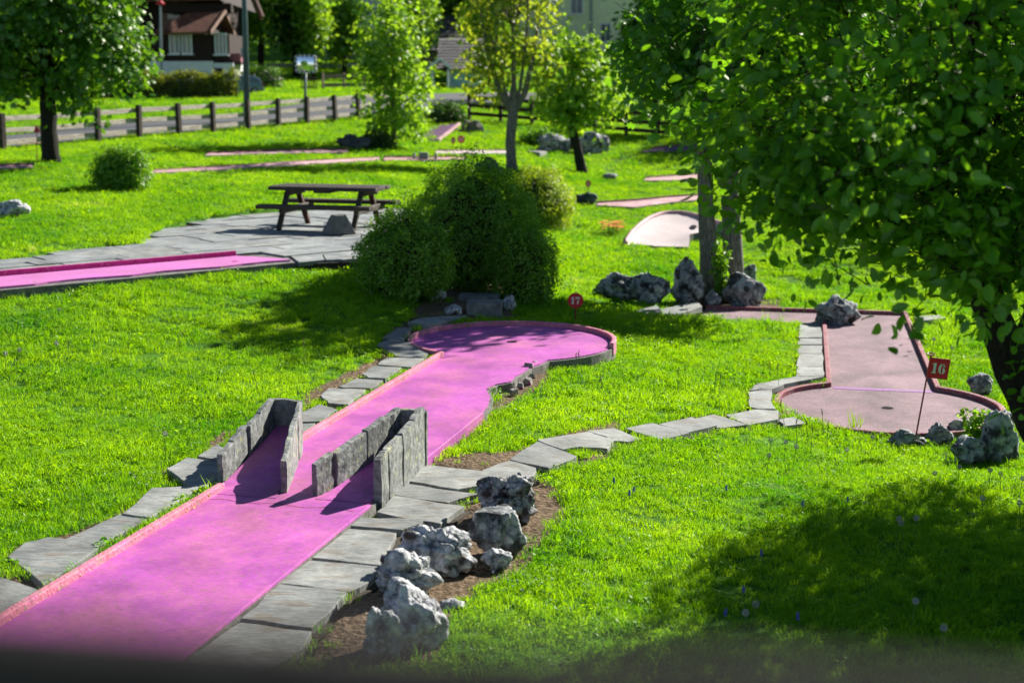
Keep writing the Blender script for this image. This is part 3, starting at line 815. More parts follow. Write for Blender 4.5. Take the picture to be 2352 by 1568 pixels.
def rock(label, u, v, wpx, hpx, seed, mat='rock_grey', sub=4, depth=.8, pits=.0, ridged=.4, yaw=0, lean=(0, 0), name='rock', lump=.28, base=None, shape=None):
    b_ = hit(u, v) if base is None else np.array(base)
    sc = (b_[1]*CP_ + (H-b_[2])*SP_)/FPX
    W, Hh = wpx*sc, hpx*sc
    S, F = rock_shape(sub, seed, ridged, pits, lump=lump)
    if shape is not None: S = shape(S)
    c, s = math.cos(yaw), math.sin(yaw)
    mn, mxx = S.min(0), S.max(0)
    S = (S - (mn+mxx)/2) / ((mxx-mn)/2)
    x = S[:, 0]*W/2; y = S[:, 1]*W/2*depth; z = (S[:, 2]*.62 + .38)*Hh
    z = np.maximum(z, -.12)
    X = x*c - y*s + lean[0]*z; Y = x*s + y*c + lean[1]*z
    c3 = np.array([b_[0], b_[1] + W*depth*.35, b_[2]])
    o = mesh_obj(name, np.stack([X + c3[0], Y + c3[1], z + c3[2]], 1), F, MAT[mat], None, smooth=True, at=tuple(c3))
    FOOT.append(([(c3[0]+.42*W*math.cos(a), c3[1]+.42*W*depth*math.sin(a)) for a in np.linspace(0, 6.28, 10)[:-1]], None))
    return tag(o, label, 'rock')
# karst outcrop beside the magenta lane
rock('tallest dark pitted rock at the back of the outcrop beside the magenta lane', 1164, 1204, 142, 112, 3, 'karst_dark', 5, .8, .8, .9, yaw=.2)
rock('small upright pitted rock behind the outcrop at the edge of the stepping stones', 1198, 1140, 52, 56, 31, 'karst_dark', 4, .7, .8, .8)
rock('flat-topped grey rock standing in front of the dark pitted one', 1140, 1284, 142, 106, 8, 'rock_grey', 5, .8, .35, .5,
     shape=lambda S: np.where(np.arange(3)[None, :] == 2, np.minimum(S[:, [2]], .62), S*np.where(S[:, [2]] < -.1, 1.12, 1.0)))
rock('small whitish rock at the foot of the flat-topped rock', 1140, 1312, 74, 50, 12, 'karst', 4, .8, .5, .6)
rock('broad white pitted boulder beside the stepping stones of the magenta lane', 1005, 1326, 200, 108, 5, 'karst', 5, .75, .65, .9, yaw=-.3)
rock('white knobbly boulder in the middle of the row of pale rocks', 938, 1380, 160, 118, 17, 'karst', 5, .8, .6, .8)
rock('tall pale boulder at the near end of the outcrop', 955, 1500, 160, 150, 23, 'karst', 5, .8, .4, .6, lean=(-.1, .1))
rock('narrow upright grey rock nearest the railing', 878, 1512, 95, 118, 29, 'karst', 5, .8, .4, .8)
rock('low pale rock half sunk in the grass right of the tall pale boulder', 1038, 1405, 60, 26, 37, 'karst', 3, .8, .2, .4)
# rocks round the twin-trunked maple
rock('long low dark rock at the left end of the row under the twin-trunked maple', 1425, 690, 130, 62, 41, 'rock_grey', 4, .6, .3, .8)
rock('rounded rock with a sunlit top left of the upright rock', 1490, 700, 105, 72, 43, 'rock_grey', 4, .8, .3, .8)
rock('large upright blue-grey rock left of the twin trunks', 1580, 702, 80, 112, 47, 'rock_grey', 5, .9, .3, .7)
rock('small rock between the two maple trunks', 1640, 705, 45, 38, 49, 'rock_grey', 3, .9, .3, .6)
rock('long slanting rock right of the twin trunks', 1718, 708, 112, 82, 53, 'rock_grey', 4, .6, .15, .5, lean=(-.25, 0))
rock('small pointed rock standing behind the slanting rock', 1722, 655, 34, 48, 59, 'rock_grey', 3, .8, .2, .4)
# rocks along lane 16
rock('furrowed grey boulder lying on the bend of the faded lane', 1915, 748, 112, 66, 61, 'rock_grey', 4, .8, .35, .9, base=(*L16(5.95, -.42), Z16))
rock('pale knobbly rock at the front rim of the round end by sign 16', 2085, 1030, 95, 42, 67, 'rock_grey', 4, .6, .5, .7)
rock('grey rock right of the pole of sign 16', 2160, 1022, 70, 50, 71, 'rock_grey', 4, .6, .4, .7)
rock('low grey rock behind the leafy weed at the round end', 2215, 1010, 70, 46, 73, 'rock_grey', 4, .6, .4, .7)
rock('tall blue-grey rock at the right rim of the round end', 2300, 1062, 95, 125, 79, 'rock_grey', 4, .8, .4, .7)
rock('dark pitted rock in the shade in front of the leafy weed', 2232, 1066, 90, 62, 83, 'rock_grey', 4, .7, .4, .7)
rock('dark rock beside the trunk behind the round end of the faded lane', 2256, 915, 62, 56, 89, 'rock_grey', 4, .8, .3, .6)
# rocks further off
rock('pale boulder on the lawn at the left edge', 18, 500, 82, 40, 97, 'karst', 4, .8, .4, .6)
rock('dark jagged rocks in the shade left of the light green tree', 812, 344, 88, 36, 101, 'rock_dark', 4, .7, .7, 1.0)
rock('smooth dark blue boulder behind the round bushes', 1122, 402, 66, 42, 103, 'rock_dark', 3, .8, 0, .2)
rock('grey split boulder in front of the pale stone wall', 1091, 303, 44, 20, 105, 'rock_dark', 3, .8, .2, .5)
rock('blue-grey jagged rock between the grey trunk and the leaning trunk', 1280, 352, 95, 46, 107, 'rock_grey', 4, .7, .5, .9)
rock('blue-grey rock behind the leaning trunk', 1362, 352, 80, 50, 109, 'rock_grey', 4, .7, .5, .8)
rock('flat grey rock right of the foot of the leaning trunk', 1402, 414, 36, 16, 111, 'rock_grey', 3, .8, .2, .5)
rock('small dark rock below the oval red sign', 1345, 471, 56, 30, 113, 'rock_dark', 4, .8, .4, .8)
rock('small white rock by the step between the bushes', 1000, 692, 50, 28, 115, 'karst', 4, .8, .4, .6)
rock('white pitted rock right of the stone step', 1168, 712, 36, 34, 117, 'karst', 4, .8, .5, .6)
rock('small dark pitted rock left of the stone step', 1040, 722, 44, 22, 119, 'karst', 3, .8, .5, .6)

# broken pieces of kerb along the damaged edge of lane 17
rr = random.Random(77)
rub = [(1180,905,20,'chunk with a magenta face at the near end of the rubble heap'),(1168,893,22,'pale broken lump nearest the lane in the rubble'),
       (1195,890,18,'small white fragment in the middle of the rubble'),(1212,882,24,'large pale fragment with a pink top in the rubble'),
       (1222,868,16,'pointed white fragment on the rubble'),(1217,855,30,'long pink-sided piece of broken kerb by the lane edge'),
       (1238,848,26,'long whitish piece of broken kerb nearest the grass'),(1243,832,22,'white lump at the far end of the rubble'),
       (1328,962,14,'pinkish stone fragment alone in the grass above the stepping stones'),(1316,966,12,'round grey pebble beside the lone pinkish fragment')]
MAT['rubble'] = surf('broken_concrete', [(.3,(.3,.28,.25)),(.6,(.52,.49,.44)),(.8,(.66,.64,.6))], scale=8, rough=.9, bump=.7, bscale=30, spots=((.5,.08,.3),.9), spot_scale=5, spot_cut=.58)
for k, (u, v, s_, lab) in enumerate(rub):
    b_ = hit(u, v); sc = b_[1]/FPX; a = s_*sc
    M_ = Euler((rr.uniform(-.3,.3), rr.uniform(-.3,.3), rr.uniform(0,3)), 'XYZ').to_matrix()
    mb = MB(); mb.box((b_[0], b_[1], b_[2]+a*.3), (a*(1.7 if 'long' in lab else 1.0), a*.75, a*.7), M_, taper=rr.uniform(.6,.9))
    mb.v = [tuple(np.array(q) + np.array([rr.uniform(-.1,.1)*a for _ in range(3)])) for q in mb.v]
    o = mb.build('rubble_piece', MAT['rubble'], None, at=tuple(b_), bevel=.008); tag(o, lab, 'rubble')

# ------------------------------------------------------------------ foliage
def leaf_shape(kind):
    if kind == 'maple':
        p = [(0,0),(.12,-.25),(.36,-.50),(.42,-.22),(.72,-.36),(.68,-.12),(1,0),(.68,.12),(.72,.36),(.42,.22),(.36,.50),(.12,.25)]
        V = [(.4, 0, .03)] + [(x, y, -.12*abs(y) - .10*x*x) for x, y in p]
        F = [(0, 1+i, 1+(i+1) % 12) for i in range(12)]
    elif kind == 'oval':
        p = [(0,0),(.22,.20),(.52,.29),(.80,.22),(1,0)]
        V = [(x, 0, -.16*x*x) for x in (0, .35, .7, 1)]
        V += [(x, y, .10*y - .16*x*x + .05) for x, y in p[1:4]] + [(x, -y, .10*y - .16*x*x + .05) for x, y in p[1:4]]
        F = [(0,1,4),(1,5,4),(1,2,5),(2,6,5),(2,3,6),(0,7,1),(1,7,8),(1,8,2),(2,8,9),(2,9,3)]
    else:
        V = [(0,0,0),(.5,-.28,.05),(1,0,-.08),(.5,.28,.05)]
        F = [(0,1,2),(0,2,3)]
    return np.array(V, float), np.array(F)
LS = {k: leaf_shape(k) for k in ('maple', 'oval', 'tiny')}
def nrm(a): return a/np.maximum(np.linalg.norm(a, axis=-1, keepdims=True), 1e-9)
def twig_points(ell, n, rs, shell=2.2, gap=.0, gfreq=1.0):
    """points inside a set of ellipsoids [(centre, radii)], crowded to the outside, with gaps."""
    vol = np.array([r[0]*r[1]*r[2] for c, r in ell]); pr = vol**.8/np.sum(vol**.8)
    pts = []; outw = []
    while len(pts) < n:
        k = rs.choice(len(ell), p=pr); c, r = ell[k]
        d = rs.normal(size=3); d /= np.linalg.norm(d)
        q = np.array(c) + d*np.array(r)*rs.rand()**(1/shell)
        if gap > 0 and noise.noise(Vector(q*gfreq)) < -.35 + gap*.5 + rs.normal()*.06: continue
        pts.append(q); outw.append(d)
    return np.array(pts), np.array(outw)
def cloud(twigs, outw, per, spread, size, rs, up=.7, outb=.5, droop=.0):
    n = len(twigs)*per
    P0 = np.repeat(twigs, per, 0) + rs.normal(size=(n, 3))*spread
    O = np.repeat(outw, per, 0)
    nr = nrm(rs.normal(size=(n, 3))*.6 + np.array([0, 0, up]) + O*outb)
    dr = rs.normal(size=(n, 3)) + O*.6 + np.array([0, 0, -droop])
    dr = nrm(dr - nr*np.sum(dr*nr, 1, keepdims=True))
    sd = np.cross(nr, dr)
    sz = size*rs.uniform(.6, 1.15, n)
    tone = np.clip(np.repeat(rs.rand(len(twigs)), per)*.6 + rs.rand(n)*.5, 0, 1)
    return P0, dr, sd, nr, sz, tone
def leaves_mesh(name, data, shape, mat, parent):
    P0, dr, sd, nr, sz, tone = data
    V, F = LS[shape]; k = len(V)
    W = P0[:, None, :] + sz[:, None, None]*(V[None, :, 0, None]*dr[:, None, :] + V[None, :, 1, None]*sd[:, None, :] + V[None, :, 2, None]*nr[:, None, :])
    Fa = (F[None, :, :] + (np.arange(len(P0))*k)[:, None, None]).reshape(-1, 3)
    return mesh_obj(name, W.reshape(-1, 3), Fa, mat, parent, attrs={'rnd': np.repeat(tone, k)})
LEAFMESH = {}
def single_leaves(data, pick, shape, mat, parent):
    P0, dr, sd, nr, sz, tone = data; V, F = LS[shape]; po = np.array(org(parent))
    for i in pick:
        b_ = min(3, int(tone[i]*4)); key = (shape, mat.name, b_)
        if key not in LEAFMESH:
            me = bpy.data.meshes.new('leaf'); me.from_pydata(V.tolist(), [], F.tolist()); me.materials.append(mat)
            a = me.attributes.new('rnd', 'FLOAT', 'POINT'); a.data.foreach_set('value', np.full(len(V), b_/4+.12, np.float32)); LEAFMESH[key] = me
        o = bpy.data.objects.new('leaf', LEAFMESH[key]); COL.objects.link(o); o.parent = parent
        R = np.stack([dr[i], sd[i], nr[i]], 1)*sz[i]
        M4 = Matrix([[*R[0], P0[i][0]-po[0]], [*R[1], P0[i][1]-po[1]], [*R[2], P0[i][2]-po[2]], [0, 0, 0, 1]])
        o.matrix_local = M4
def split_near(data, n):
    """indices of the n leaves that show largest: in view and nearest to the camera, and the others."""
    P0 = data[0]; d = P0 - np.array([0, 0, H])
    dep = d[:, 1]*CP_ - d[:, 2]*SP_; u = d[:, 0]/dep*FPX; v = -(d[:, 1]*SP_ + d[:, 2]*CP_)/dep*FPX
    vis = (np.abs(u) < 1150) & (np.abs(v) < 760)
    key = np.where(vis, dep/np.maximum(data[4], .01), 1e9)
    idx = np.argsort(key); k = min(n, int(vis.sum()))
    return idx[:k], idx[k:]
def sub(data, idx): return tuple(a[idx] for a in data)
def limbs(mb, start, targets, r0, rs, n=6, sides=7, sag=.15):
    for t in targets:
        a = np.array(start); b_ = np.array(t); mid = (a+b_)/2 + rs.normal(size=3)*sag*np.linalg.norm(b_-a)*.5 + np.array([0, 0, .12*np.linalg.norm(b_-a)])
        pts = [(1-f)**2*a + 2*f*(1-f)*mid + f*f*b_ for f in np.linspace(0, 1, n)]
        mb.tube(pts, [r0*(1-.85*f) for f in np.linspace(0, 1, n)], sides, rough=.06)
        for _ in range(3):
            f = rs.uniform(.45, .95); q = (1-f)**2*a + 2*f*(1-f)*mid + f*f*b_
            e = q + np.clip(rs.normal(size=3)*.2*np.linalg.norm(b_-a), -.45, .45)*np.array([1, 1, .6])
            mb.tube([q, (q+e)/2 + rs.normal(size=3)*.04, e], [r0*.32, r0*.2, r0*.06], 5)
def twigs_mesh(root, tw, ow, heart, length, r, mat, rs):
    """thin twigs running from each leaf cluster towards the heart of the crown."""
    n = len(tw); inn = nrm(np.array(heart)[None, :] - tw + np.array([0, 0, -.3])); d = nrm(inn*.8 - ow*.3 + rs.normal(size=(n, 3))*.35)
    a = nrm(np.cross(d, rs.normal(size=(n, 3)))); b_ = np.cross(d, a); V = []
    L_ = length*rs.uniform(.6, 1.3, n)[:, None]; mid = tw + d*L_*.5 + rs.normal(size=(n, 3))*.02
    for p, rad in ((tw - d*.05, r*.35), (mid, r*.7), (tw + d*L_, r)):
        for k in range(3):
            an = 2*math.pi*k/3; V.append(p + (a*math.cos(an) + b_*math.sin(an))*rad)
    V = np.stack(V, 1); F = np.array([(0,1,4,3),(1,2,5,4),(2,0,3,5),(3,4,7,6),(4,5,8,7),(5,3,6,8)])
    o = mesh_obj('twigs', V.reshape(-1, 3), (F[None] + (np.arange(n)*9)[:, None, None]).reshape(-1, 4), MAT[mat], root); o['kind'] = 'stuff'

def tree(label, trunk, ell, leaf, n_twig, per, size, spread, mat, bark='bark', cat='tree', name='tree', singles=0, seed=1, shell=2.2, gap=.3, gfreq=.9, nl=12, group=None, up=.7, limb_from=None, limb_r=.5, droop=.1, extra=None, twig_len=0, limb_min=None):
    rs = np.random.RandomState(seed)
    base = trunk[0][:3]
    root = thing(name, label, cat, tuple(base), group)
    mb = MB(); pts = [t[:3] for t in trunk]; rad = [t[3] for t in trunk]
    # smooth the trunk path
    P_ = []; R_ = []
    for i in range(len(pts)-1):
        for f in np.linspace(0, 1, 5)[:-1]:
            P_.append(np.array(pts[i])*(1-f) + np.array(pts[i+1])*f + rs.normal(size=3)*rad[i]*.03); R_.append(rad[i]*(1-f) + rad[i+1]*f)
    P_.append(np.array(pts[-1])); R_.append(rad[-1])
    P_[0] = P_[0] - np.array([0, 0, .15]); R_[0] *= 1.25
    mb.tube(P_, R_, 12, rough=.07, seed=seed)
    lf = [np.array(q) for q in (limb_from or [pts[-1], pts[-2]])]
    tw, ow = twig_points(ell, n_twig, rs, shell, gap, gfreq)
    pool = tw if limb_min is None else tw[tw[:, 2] > limb_min]
    tg = pool[rs.choice(len(pool), nl, replace=False)]
    for t in tg:
        st = min(lf, key=lambda q: np.linalg.norm(q-t) + (2 if q[2] > t[2] else 0))
        limbs(mb, st, [t], R_[-1]*limb_r + .012, rs)
    if extra: extra(mb, rs)
    mb.build('trunk', MAT[bark], root, smooth=True)
    data = cloud(tw, ow, per, spread, size, rs, up=up, droop=droop)
    near, rest = split_near(data, singles) if singles else ([], np.arange(len(data[0])))
    if twig_len: twigs_mesh(root, tw, ow, np.mean([np.array(e[0]) for e in ell], axis=0), twig_len, twig_len*.011, bark, rs)
    cr = leaves_mesh('crown', sub(data, rest), leaf, mat, root); cr['kind'] = 'stuff'
    if singles: single_leaves(data, near, leaf, mat, cr)
    return root

LM = {}
LM['fore'] = leaf_mat('foreground_leaf', (.026,.105,.005), (.11,.30,.012), (.08,.31,.004), (.34,.66,.012), trans=.45, gloss=.035, rough=.45)
LM['maple_dark'] = leaf_mat('dark_maple_leaf', (.022,.09,.006), (.07,.22,.012), (.07,.28,.006), (.26,.56,.015), trans=.45, gloss=.04)
LM['maple'] = leaf_mat('maple_leaf', (.018,.075,.005), (.08,.22,.012), (.06,.22,.005), (.28,.52,.014), trans=.36, gloss=.05)
LM['light'] = leaf_mat('young_leaf', (.07,.19,.008), (.16,.33,.02), (.22,.48,.01), (.50,.70,.03), trans=.5, gloss=.04)
LM['gold'] = leaf_mat('yellow_green_leaf', (.06,.12,.006), (.18,.27,.016), (.24,.42,.01), (.58,.62,.03), trans=.5, gloss=.04)
LM['bush'] = leaf_mat('boxwood_leaf', (.035,.13,.006), (.17,.38,.014), (.11,.36,.005), (.44,.70,.014), trans=.42, gloss=.04)
LM['bush_gold'] = leaf_mat('golden_bush_leaf', (.08,.16,.006), (.28,.40,.016), (.24,.42,.008), (.62,.72,.03), trans=.45, gloss=.04)
LM['hedge'] = leaf_mat('hedge_leaf', (.03,.06,.006), (.17,.19,.014), (.10,.18,.008), (.40,.42,.02), trans=.42, gloss=.03)
LM['far'] = leaf_mat('far_leaf', (.03,.10,.008), (.09,.24,.014), (.09,.30,.008), (.30,.60,.02), trans=.42, gloss=.03)
LM['far_dark'] = leaf_mat('far_dark_leaf', (.012,.04,.006), (.035,.10,.010), (.03,.11,.006), (.11,.26,.01), trans=.35, gloss=.03)

# foreground tree at the right
Yt = 8.9
q0 = PY(2440, 1080, Yt); B = np.array([q0[0]+.12, Yt, th(q0[0]+.12, Yt)])
q1 = PY(2325, 850, Yt); q2 = PY(2268, 690, Yt-.1); q3 = PY(2240, 420, Yt-.15); q4 = PY(2225, 60, Yt-.2); q5 = PY(2235, -260, Yt-.2)
def fore_extra(mb, rs):
    a = q2; b_ = PY(2175, 600, Yt-.3); c_ = PY(2050, 500, Yt-.7); d_ = PY(1880, 420, Yt-1.1)
    mb.tube([a + np.array([.03,0,-.06]), (a+b_)/2, b_, c_, d_], [.062, .056, .045, .03, .012], 8, rough=.06)
    a2 = q1; b2 = PY(2400, 640, Yt+.2); c2 = PY(2500, 450, Yt+.6)
    mb.tube([a2, (a2+b2)/2, b2, c2], [.07, .06, .045, .02], 8, rough=.06)
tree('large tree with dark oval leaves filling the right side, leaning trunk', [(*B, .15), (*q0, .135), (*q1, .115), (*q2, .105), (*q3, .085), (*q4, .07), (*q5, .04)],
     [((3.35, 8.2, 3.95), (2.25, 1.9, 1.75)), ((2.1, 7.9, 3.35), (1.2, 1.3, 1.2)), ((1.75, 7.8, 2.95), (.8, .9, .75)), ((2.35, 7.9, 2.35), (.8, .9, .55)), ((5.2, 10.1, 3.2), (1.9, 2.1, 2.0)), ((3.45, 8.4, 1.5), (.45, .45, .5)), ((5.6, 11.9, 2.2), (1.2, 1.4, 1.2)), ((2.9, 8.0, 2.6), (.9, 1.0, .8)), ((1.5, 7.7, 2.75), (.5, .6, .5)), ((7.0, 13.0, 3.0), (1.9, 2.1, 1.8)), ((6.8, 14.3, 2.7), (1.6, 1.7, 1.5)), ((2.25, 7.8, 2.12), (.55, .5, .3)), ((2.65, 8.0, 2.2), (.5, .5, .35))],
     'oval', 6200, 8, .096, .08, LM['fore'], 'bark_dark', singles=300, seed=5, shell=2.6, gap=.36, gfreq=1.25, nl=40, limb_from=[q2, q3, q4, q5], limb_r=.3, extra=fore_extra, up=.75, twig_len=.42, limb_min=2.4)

# twin-trunked maple behind lane 16
Bm = hit(1628, 690); Ym = Bm[1]
m1 = PY(1622, 470, Ym); m2 = PY(1615, 250, Ym); m3 = PY(1610, 20, Ym+.1); m4 = PY(1640, -200, Ym)
def twin(mb, rs):
    a = hit(1690, 690); p = [a - np.array([0,0,.2]), PY(1682, 560, Ym+.1), PY(1676, 440, Ym+.1), PY(1690, 200, Ym+.2), PY(1720, -20, Ym+.2)]
    mb.tube(p, [.19, .17, .155, .13, .07], 12, rough=.07)
    mb.tube([PY(1660, 690, Ym-.05), PY(1655, 610, Ym)], [.25, .12], 10, rough=.1)
mcx = (Bm[0]+.25)
tree('dark maple with two close grey trunks rising among rocks', [(*Bm, .155), (*m1, .14), (*m2, .13), (*m3, .10), (*m4, .05)],
     [((mcx+.4, Ym, 4.6), (2.0, 1.9, 1.4)), ((mcx-.7, Ym-.3, 3.6), (1.3, 1.4, 1.3)), ((mcx+1.4, Ym-.2, 3.3), (1.7, 1.6, 1.5)), ((mcx+.3, Ym-.8, 2.9), (1.2, 1.0, .8))],
     'maple', 1150, 7, .21, .20, LM['maple_dark'], 'bark', singles=300, seed=8, shell=3.0, gap=.25, gfreq=.7, nl=24, limb_from=[m2, m3, m4], extra=twin)

# maple at the left by the road fence
Bl = hit(118, 374); Yl = Bl[1]
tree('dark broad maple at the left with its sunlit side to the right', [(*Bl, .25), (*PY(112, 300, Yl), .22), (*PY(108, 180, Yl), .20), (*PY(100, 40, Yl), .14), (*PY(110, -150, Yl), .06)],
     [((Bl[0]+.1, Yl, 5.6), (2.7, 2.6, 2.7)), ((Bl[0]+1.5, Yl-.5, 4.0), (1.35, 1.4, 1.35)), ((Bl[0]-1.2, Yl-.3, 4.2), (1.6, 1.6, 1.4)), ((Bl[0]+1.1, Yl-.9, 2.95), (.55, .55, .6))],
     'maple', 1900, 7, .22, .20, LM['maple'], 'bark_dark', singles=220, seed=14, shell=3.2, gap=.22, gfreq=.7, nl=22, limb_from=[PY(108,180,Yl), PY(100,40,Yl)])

# light green young tree by the dark rocks
By = hit(905, 338); Yy = By[1]
k_ = Yy/FPX
tree('light green slender young tree with a narrow crown down to the ground', [(*By, .10), (*PY(903, 200, Yy), .085), (*PY(900, 60, Yy), .06), (*PY(898, -60, Yy), .03)],
     [(PY(902, 190, Yy), (92*k_, 85*k_, 110*k_)), (PY(900, 60, Yy), (75*k_, 70*k_, 130*k_)), (PY(915, 280, Yy), (80*k_, 70*k_, 50*k_)), (PY(860, 150, Yy), (50*k_, 50*k_, 60*k_))],
     'maple', 620, 6, .21, .20, LM['light'], 'bark', singles=120, seed=21, shell=2.6, gap=.28, gfreq=.9, nl=26, limb_from=[PY(903,230,Yy), PY(900,110,Yy), PY(900,20,Yy)], limb_r=.25)
# tree with a grey trunk forking like a V
Bv = hit(1176, 392); Yv = Bv[1]; k_ = Yv/FPX
def vfork(mb, rs):
    f0 = PY(1178, 262, Yv)
    for (a, b_, c_, r) in (((1150,215),(1120,120),(1100,0),.10), ((1205,215),(1225,130),(1245,0),.10), ((1180,200),(1180,110),(1170,-40),.09), ((1160,210),(1140,90),(1140,-60),.06), ((1195,200),(1210,80),(1215,-60),.06)):
        mb.tube([f0, PY(*a, Yv), PY(*b_, Yv), PY(*c_, Yv)], [r*1.2, r, r*.7, r*.25], 8, rough=.05)
tree('yellow-green young tree whose straight grey trunk forks like a V', [(*Bv, .18), (*PY(1172, 330, Yv), .165), (*PY(1178, 258, Yv), .165), (*PY(1180, 200, Yv), .10)],
     [(PY(1170, 60, Yv), (125*k_, 115*k_, 130*k_)), (PY(1110, 160, Yv), (65*k_, 60*k_, 70*k_)), (PY(1230, 150, Yv), (65*k_, 60*k_, 70*k_)), (PY(1180, -60, Yv), (120*k_, 110*k_, 90*k_))],
     'maple', 520, 6, .20, .22, LM['gold'], 'bark', singles=120, seed=27, shell=2.6, gap=.42, gfreq=.9, nl=30, limb_from=[PY(1140,110,Yv), PY(1215,110,Yv), PY(1180,60,Yv)], limb_r=.25, extra=vfork)
# leaning tree
Bn = hit(1338, 398); Yn = Bn[1]; k_ = Yn/FPX
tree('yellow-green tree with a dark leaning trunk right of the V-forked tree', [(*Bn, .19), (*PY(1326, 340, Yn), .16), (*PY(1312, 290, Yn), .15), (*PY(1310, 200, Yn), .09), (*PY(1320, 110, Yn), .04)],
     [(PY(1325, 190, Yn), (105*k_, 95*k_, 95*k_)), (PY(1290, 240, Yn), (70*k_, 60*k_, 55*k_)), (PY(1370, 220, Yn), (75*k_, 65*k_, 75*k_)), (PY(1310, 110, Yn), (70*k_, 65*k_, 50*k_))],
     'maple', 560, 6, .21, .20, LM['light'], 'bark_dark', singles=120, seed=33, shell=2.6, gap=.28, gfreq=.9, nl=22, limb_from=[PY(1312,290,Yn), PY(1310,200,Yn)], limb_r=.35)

# bushes
def bush(label, u, v, wpx, hpx, mat, n, size, seed, leaf='tiny', lobes=7, name='bush', twig='bark_dark', depth=.9, gap=0.0, base=None):
    b_ = hit(u, v) if base is None else np.array(base); k_ = (b_[1]*CP_ + (H-b_[2])*SP_)/FPX; W, Hh = wpx*k_, hpx*k_
    c = np.array([b_[0], b_[1]+W*depth*.4, b_[2]])
    rs = np.random.RandomState(seed)
    ell = [((c[0], c[1], c[2]+Hh*.47), (W*.44, W*.44*depth, Hh*.47))]
    for _ in range(lobes):
        a = rs.uniform(0, 6.28); f = rs.uniform(.15, .8)
        ell.append(((c[0]+math.cos(a)*W*.28, c[1]+math.sin(a)*W*.28*depth, c[2]+Hh*f), (W*.2, W*.2, Hh*.2)))
    root = thing(name, label, 'bush', tuple(c))
    mb = MB()
    for _ in range(10):
        e = c + np.array([rs.uniform(-.3,.3)*W, rs.uniform(-.3,.3)*W*depth, rs.uniform(.4,.8)*Hh])
        mb.tube([c + np.array([0,0,-.1]), (c+e)/2 + rs.normal(size=3)*.03, e], [.02, .014, .005], 5)
    mb.build('stem', MAT[twig], root)
    # clumpy outer shell of young shoots over a dense heart
    m1 = n//8; zt_ = rs.uniform(-.82, 1, m1); ra = np.where(zt_ > 0, np.sqrt(np.maximum(0, 1 - zt_**2)), 1 - .50*zt_**2); az = rs.uniform(0, 2*math.pi, m1)
    d = np.stack([ra*np.cos(az), ra*np.sin(az), zt_], 1)
    off = Vector((seed, seed*2.3, 0)); bump = np.array([noise.noise(Vector(q)*2.2 + off)*.40 + noise.noise(Vector(q)*5.5 + off)*.22 for q in d])
    rad = (1 + bump)*np.where(rs.rand(m1) < .8, 1 - .10*rs.rand(m1)**2, rs.uniform(.55, .95, m1)) + np.where(rs.rand(m1) < .07, rs.uniform(.04, .2, m1), 0)
    flat = np.where(d[:, 2] < 0, .9, 1.0)
    tw = np.stack([c[0] + d[:, 0]*W*.48*rad, c[1] + d[:, 1]*W*.48*depth*rad, c[2] + Hh*.42 + d[:, 2]*Hh*.56*rad*flat], 1); ow = d
    tw[:, 2] = np.maximum(tw[:, 2], c[2] + .04 + .05*rs.rand(m1))
    data = cloud(tw, ow, 8, size*.75, size, rs, up=.5, outb=.7)
    cr = leaves_mesh('foliage', data, leaf, mat, root); cr['kind'] = 'stuff'
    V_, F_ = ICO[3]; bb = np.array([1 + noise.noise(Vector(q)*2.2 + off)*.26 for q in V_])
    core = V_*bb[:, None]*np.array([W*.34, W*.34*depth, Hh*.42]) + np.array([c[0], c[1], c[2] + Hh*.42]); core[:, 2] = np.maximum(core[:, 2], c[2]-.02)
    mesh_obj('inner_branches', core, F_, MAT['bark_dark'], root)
    FOOT.append(([(c[0]+.38*W*math.cos(a), c[1]+.38*W*depth*math.sin(a)) for a in np.linspace(0, 6.28, 12)[:-1]], None))
    return root
bush('rounded dark green bush in front of the picnic table', 922, 698, 212, 212, LM['bush'], 26000, .048, 41)
bush('largest dark green bush, tall and domed, in the middle', 1085, 672, 300, 296, LM['bush'], 44000, .050, 42, lobes=10)
bush('lower dark green bush spreading right of the stone step', 1198, 706, 150, 200, LM['bush'], 15000, .05, 43)
bush('yellow-green rounded bush behind the dark ones', 1238, 528, 160, 138, LM['bush_gold'], 15000, .065, 44)
bush('round clipped dark bush alone on the left lawn', 272, 440, 122, 96, LM['bush'], 12000, .075, 45)
bush('dark leafy shrub at the foot of the light green tree', 865, 345, 70, 40, LM['far_dark'], 2500, .11, 46)
bush('dark shrub growing on the bank above the ramp of the far lane', 1020, 285, 90, 45, LM['far_dark'], 3500, .13, 47)
bush('shrub half hiding the blue-grey rocks under the young trees', 1235, 335, 80, 35, LM['far'], 2500, .11, 48)
bush('round dark shrub beside the parked car', 592, 205, 95, 62, LM['far_dark'], 4000, .16, 49, base=PY(592, 216, 80))

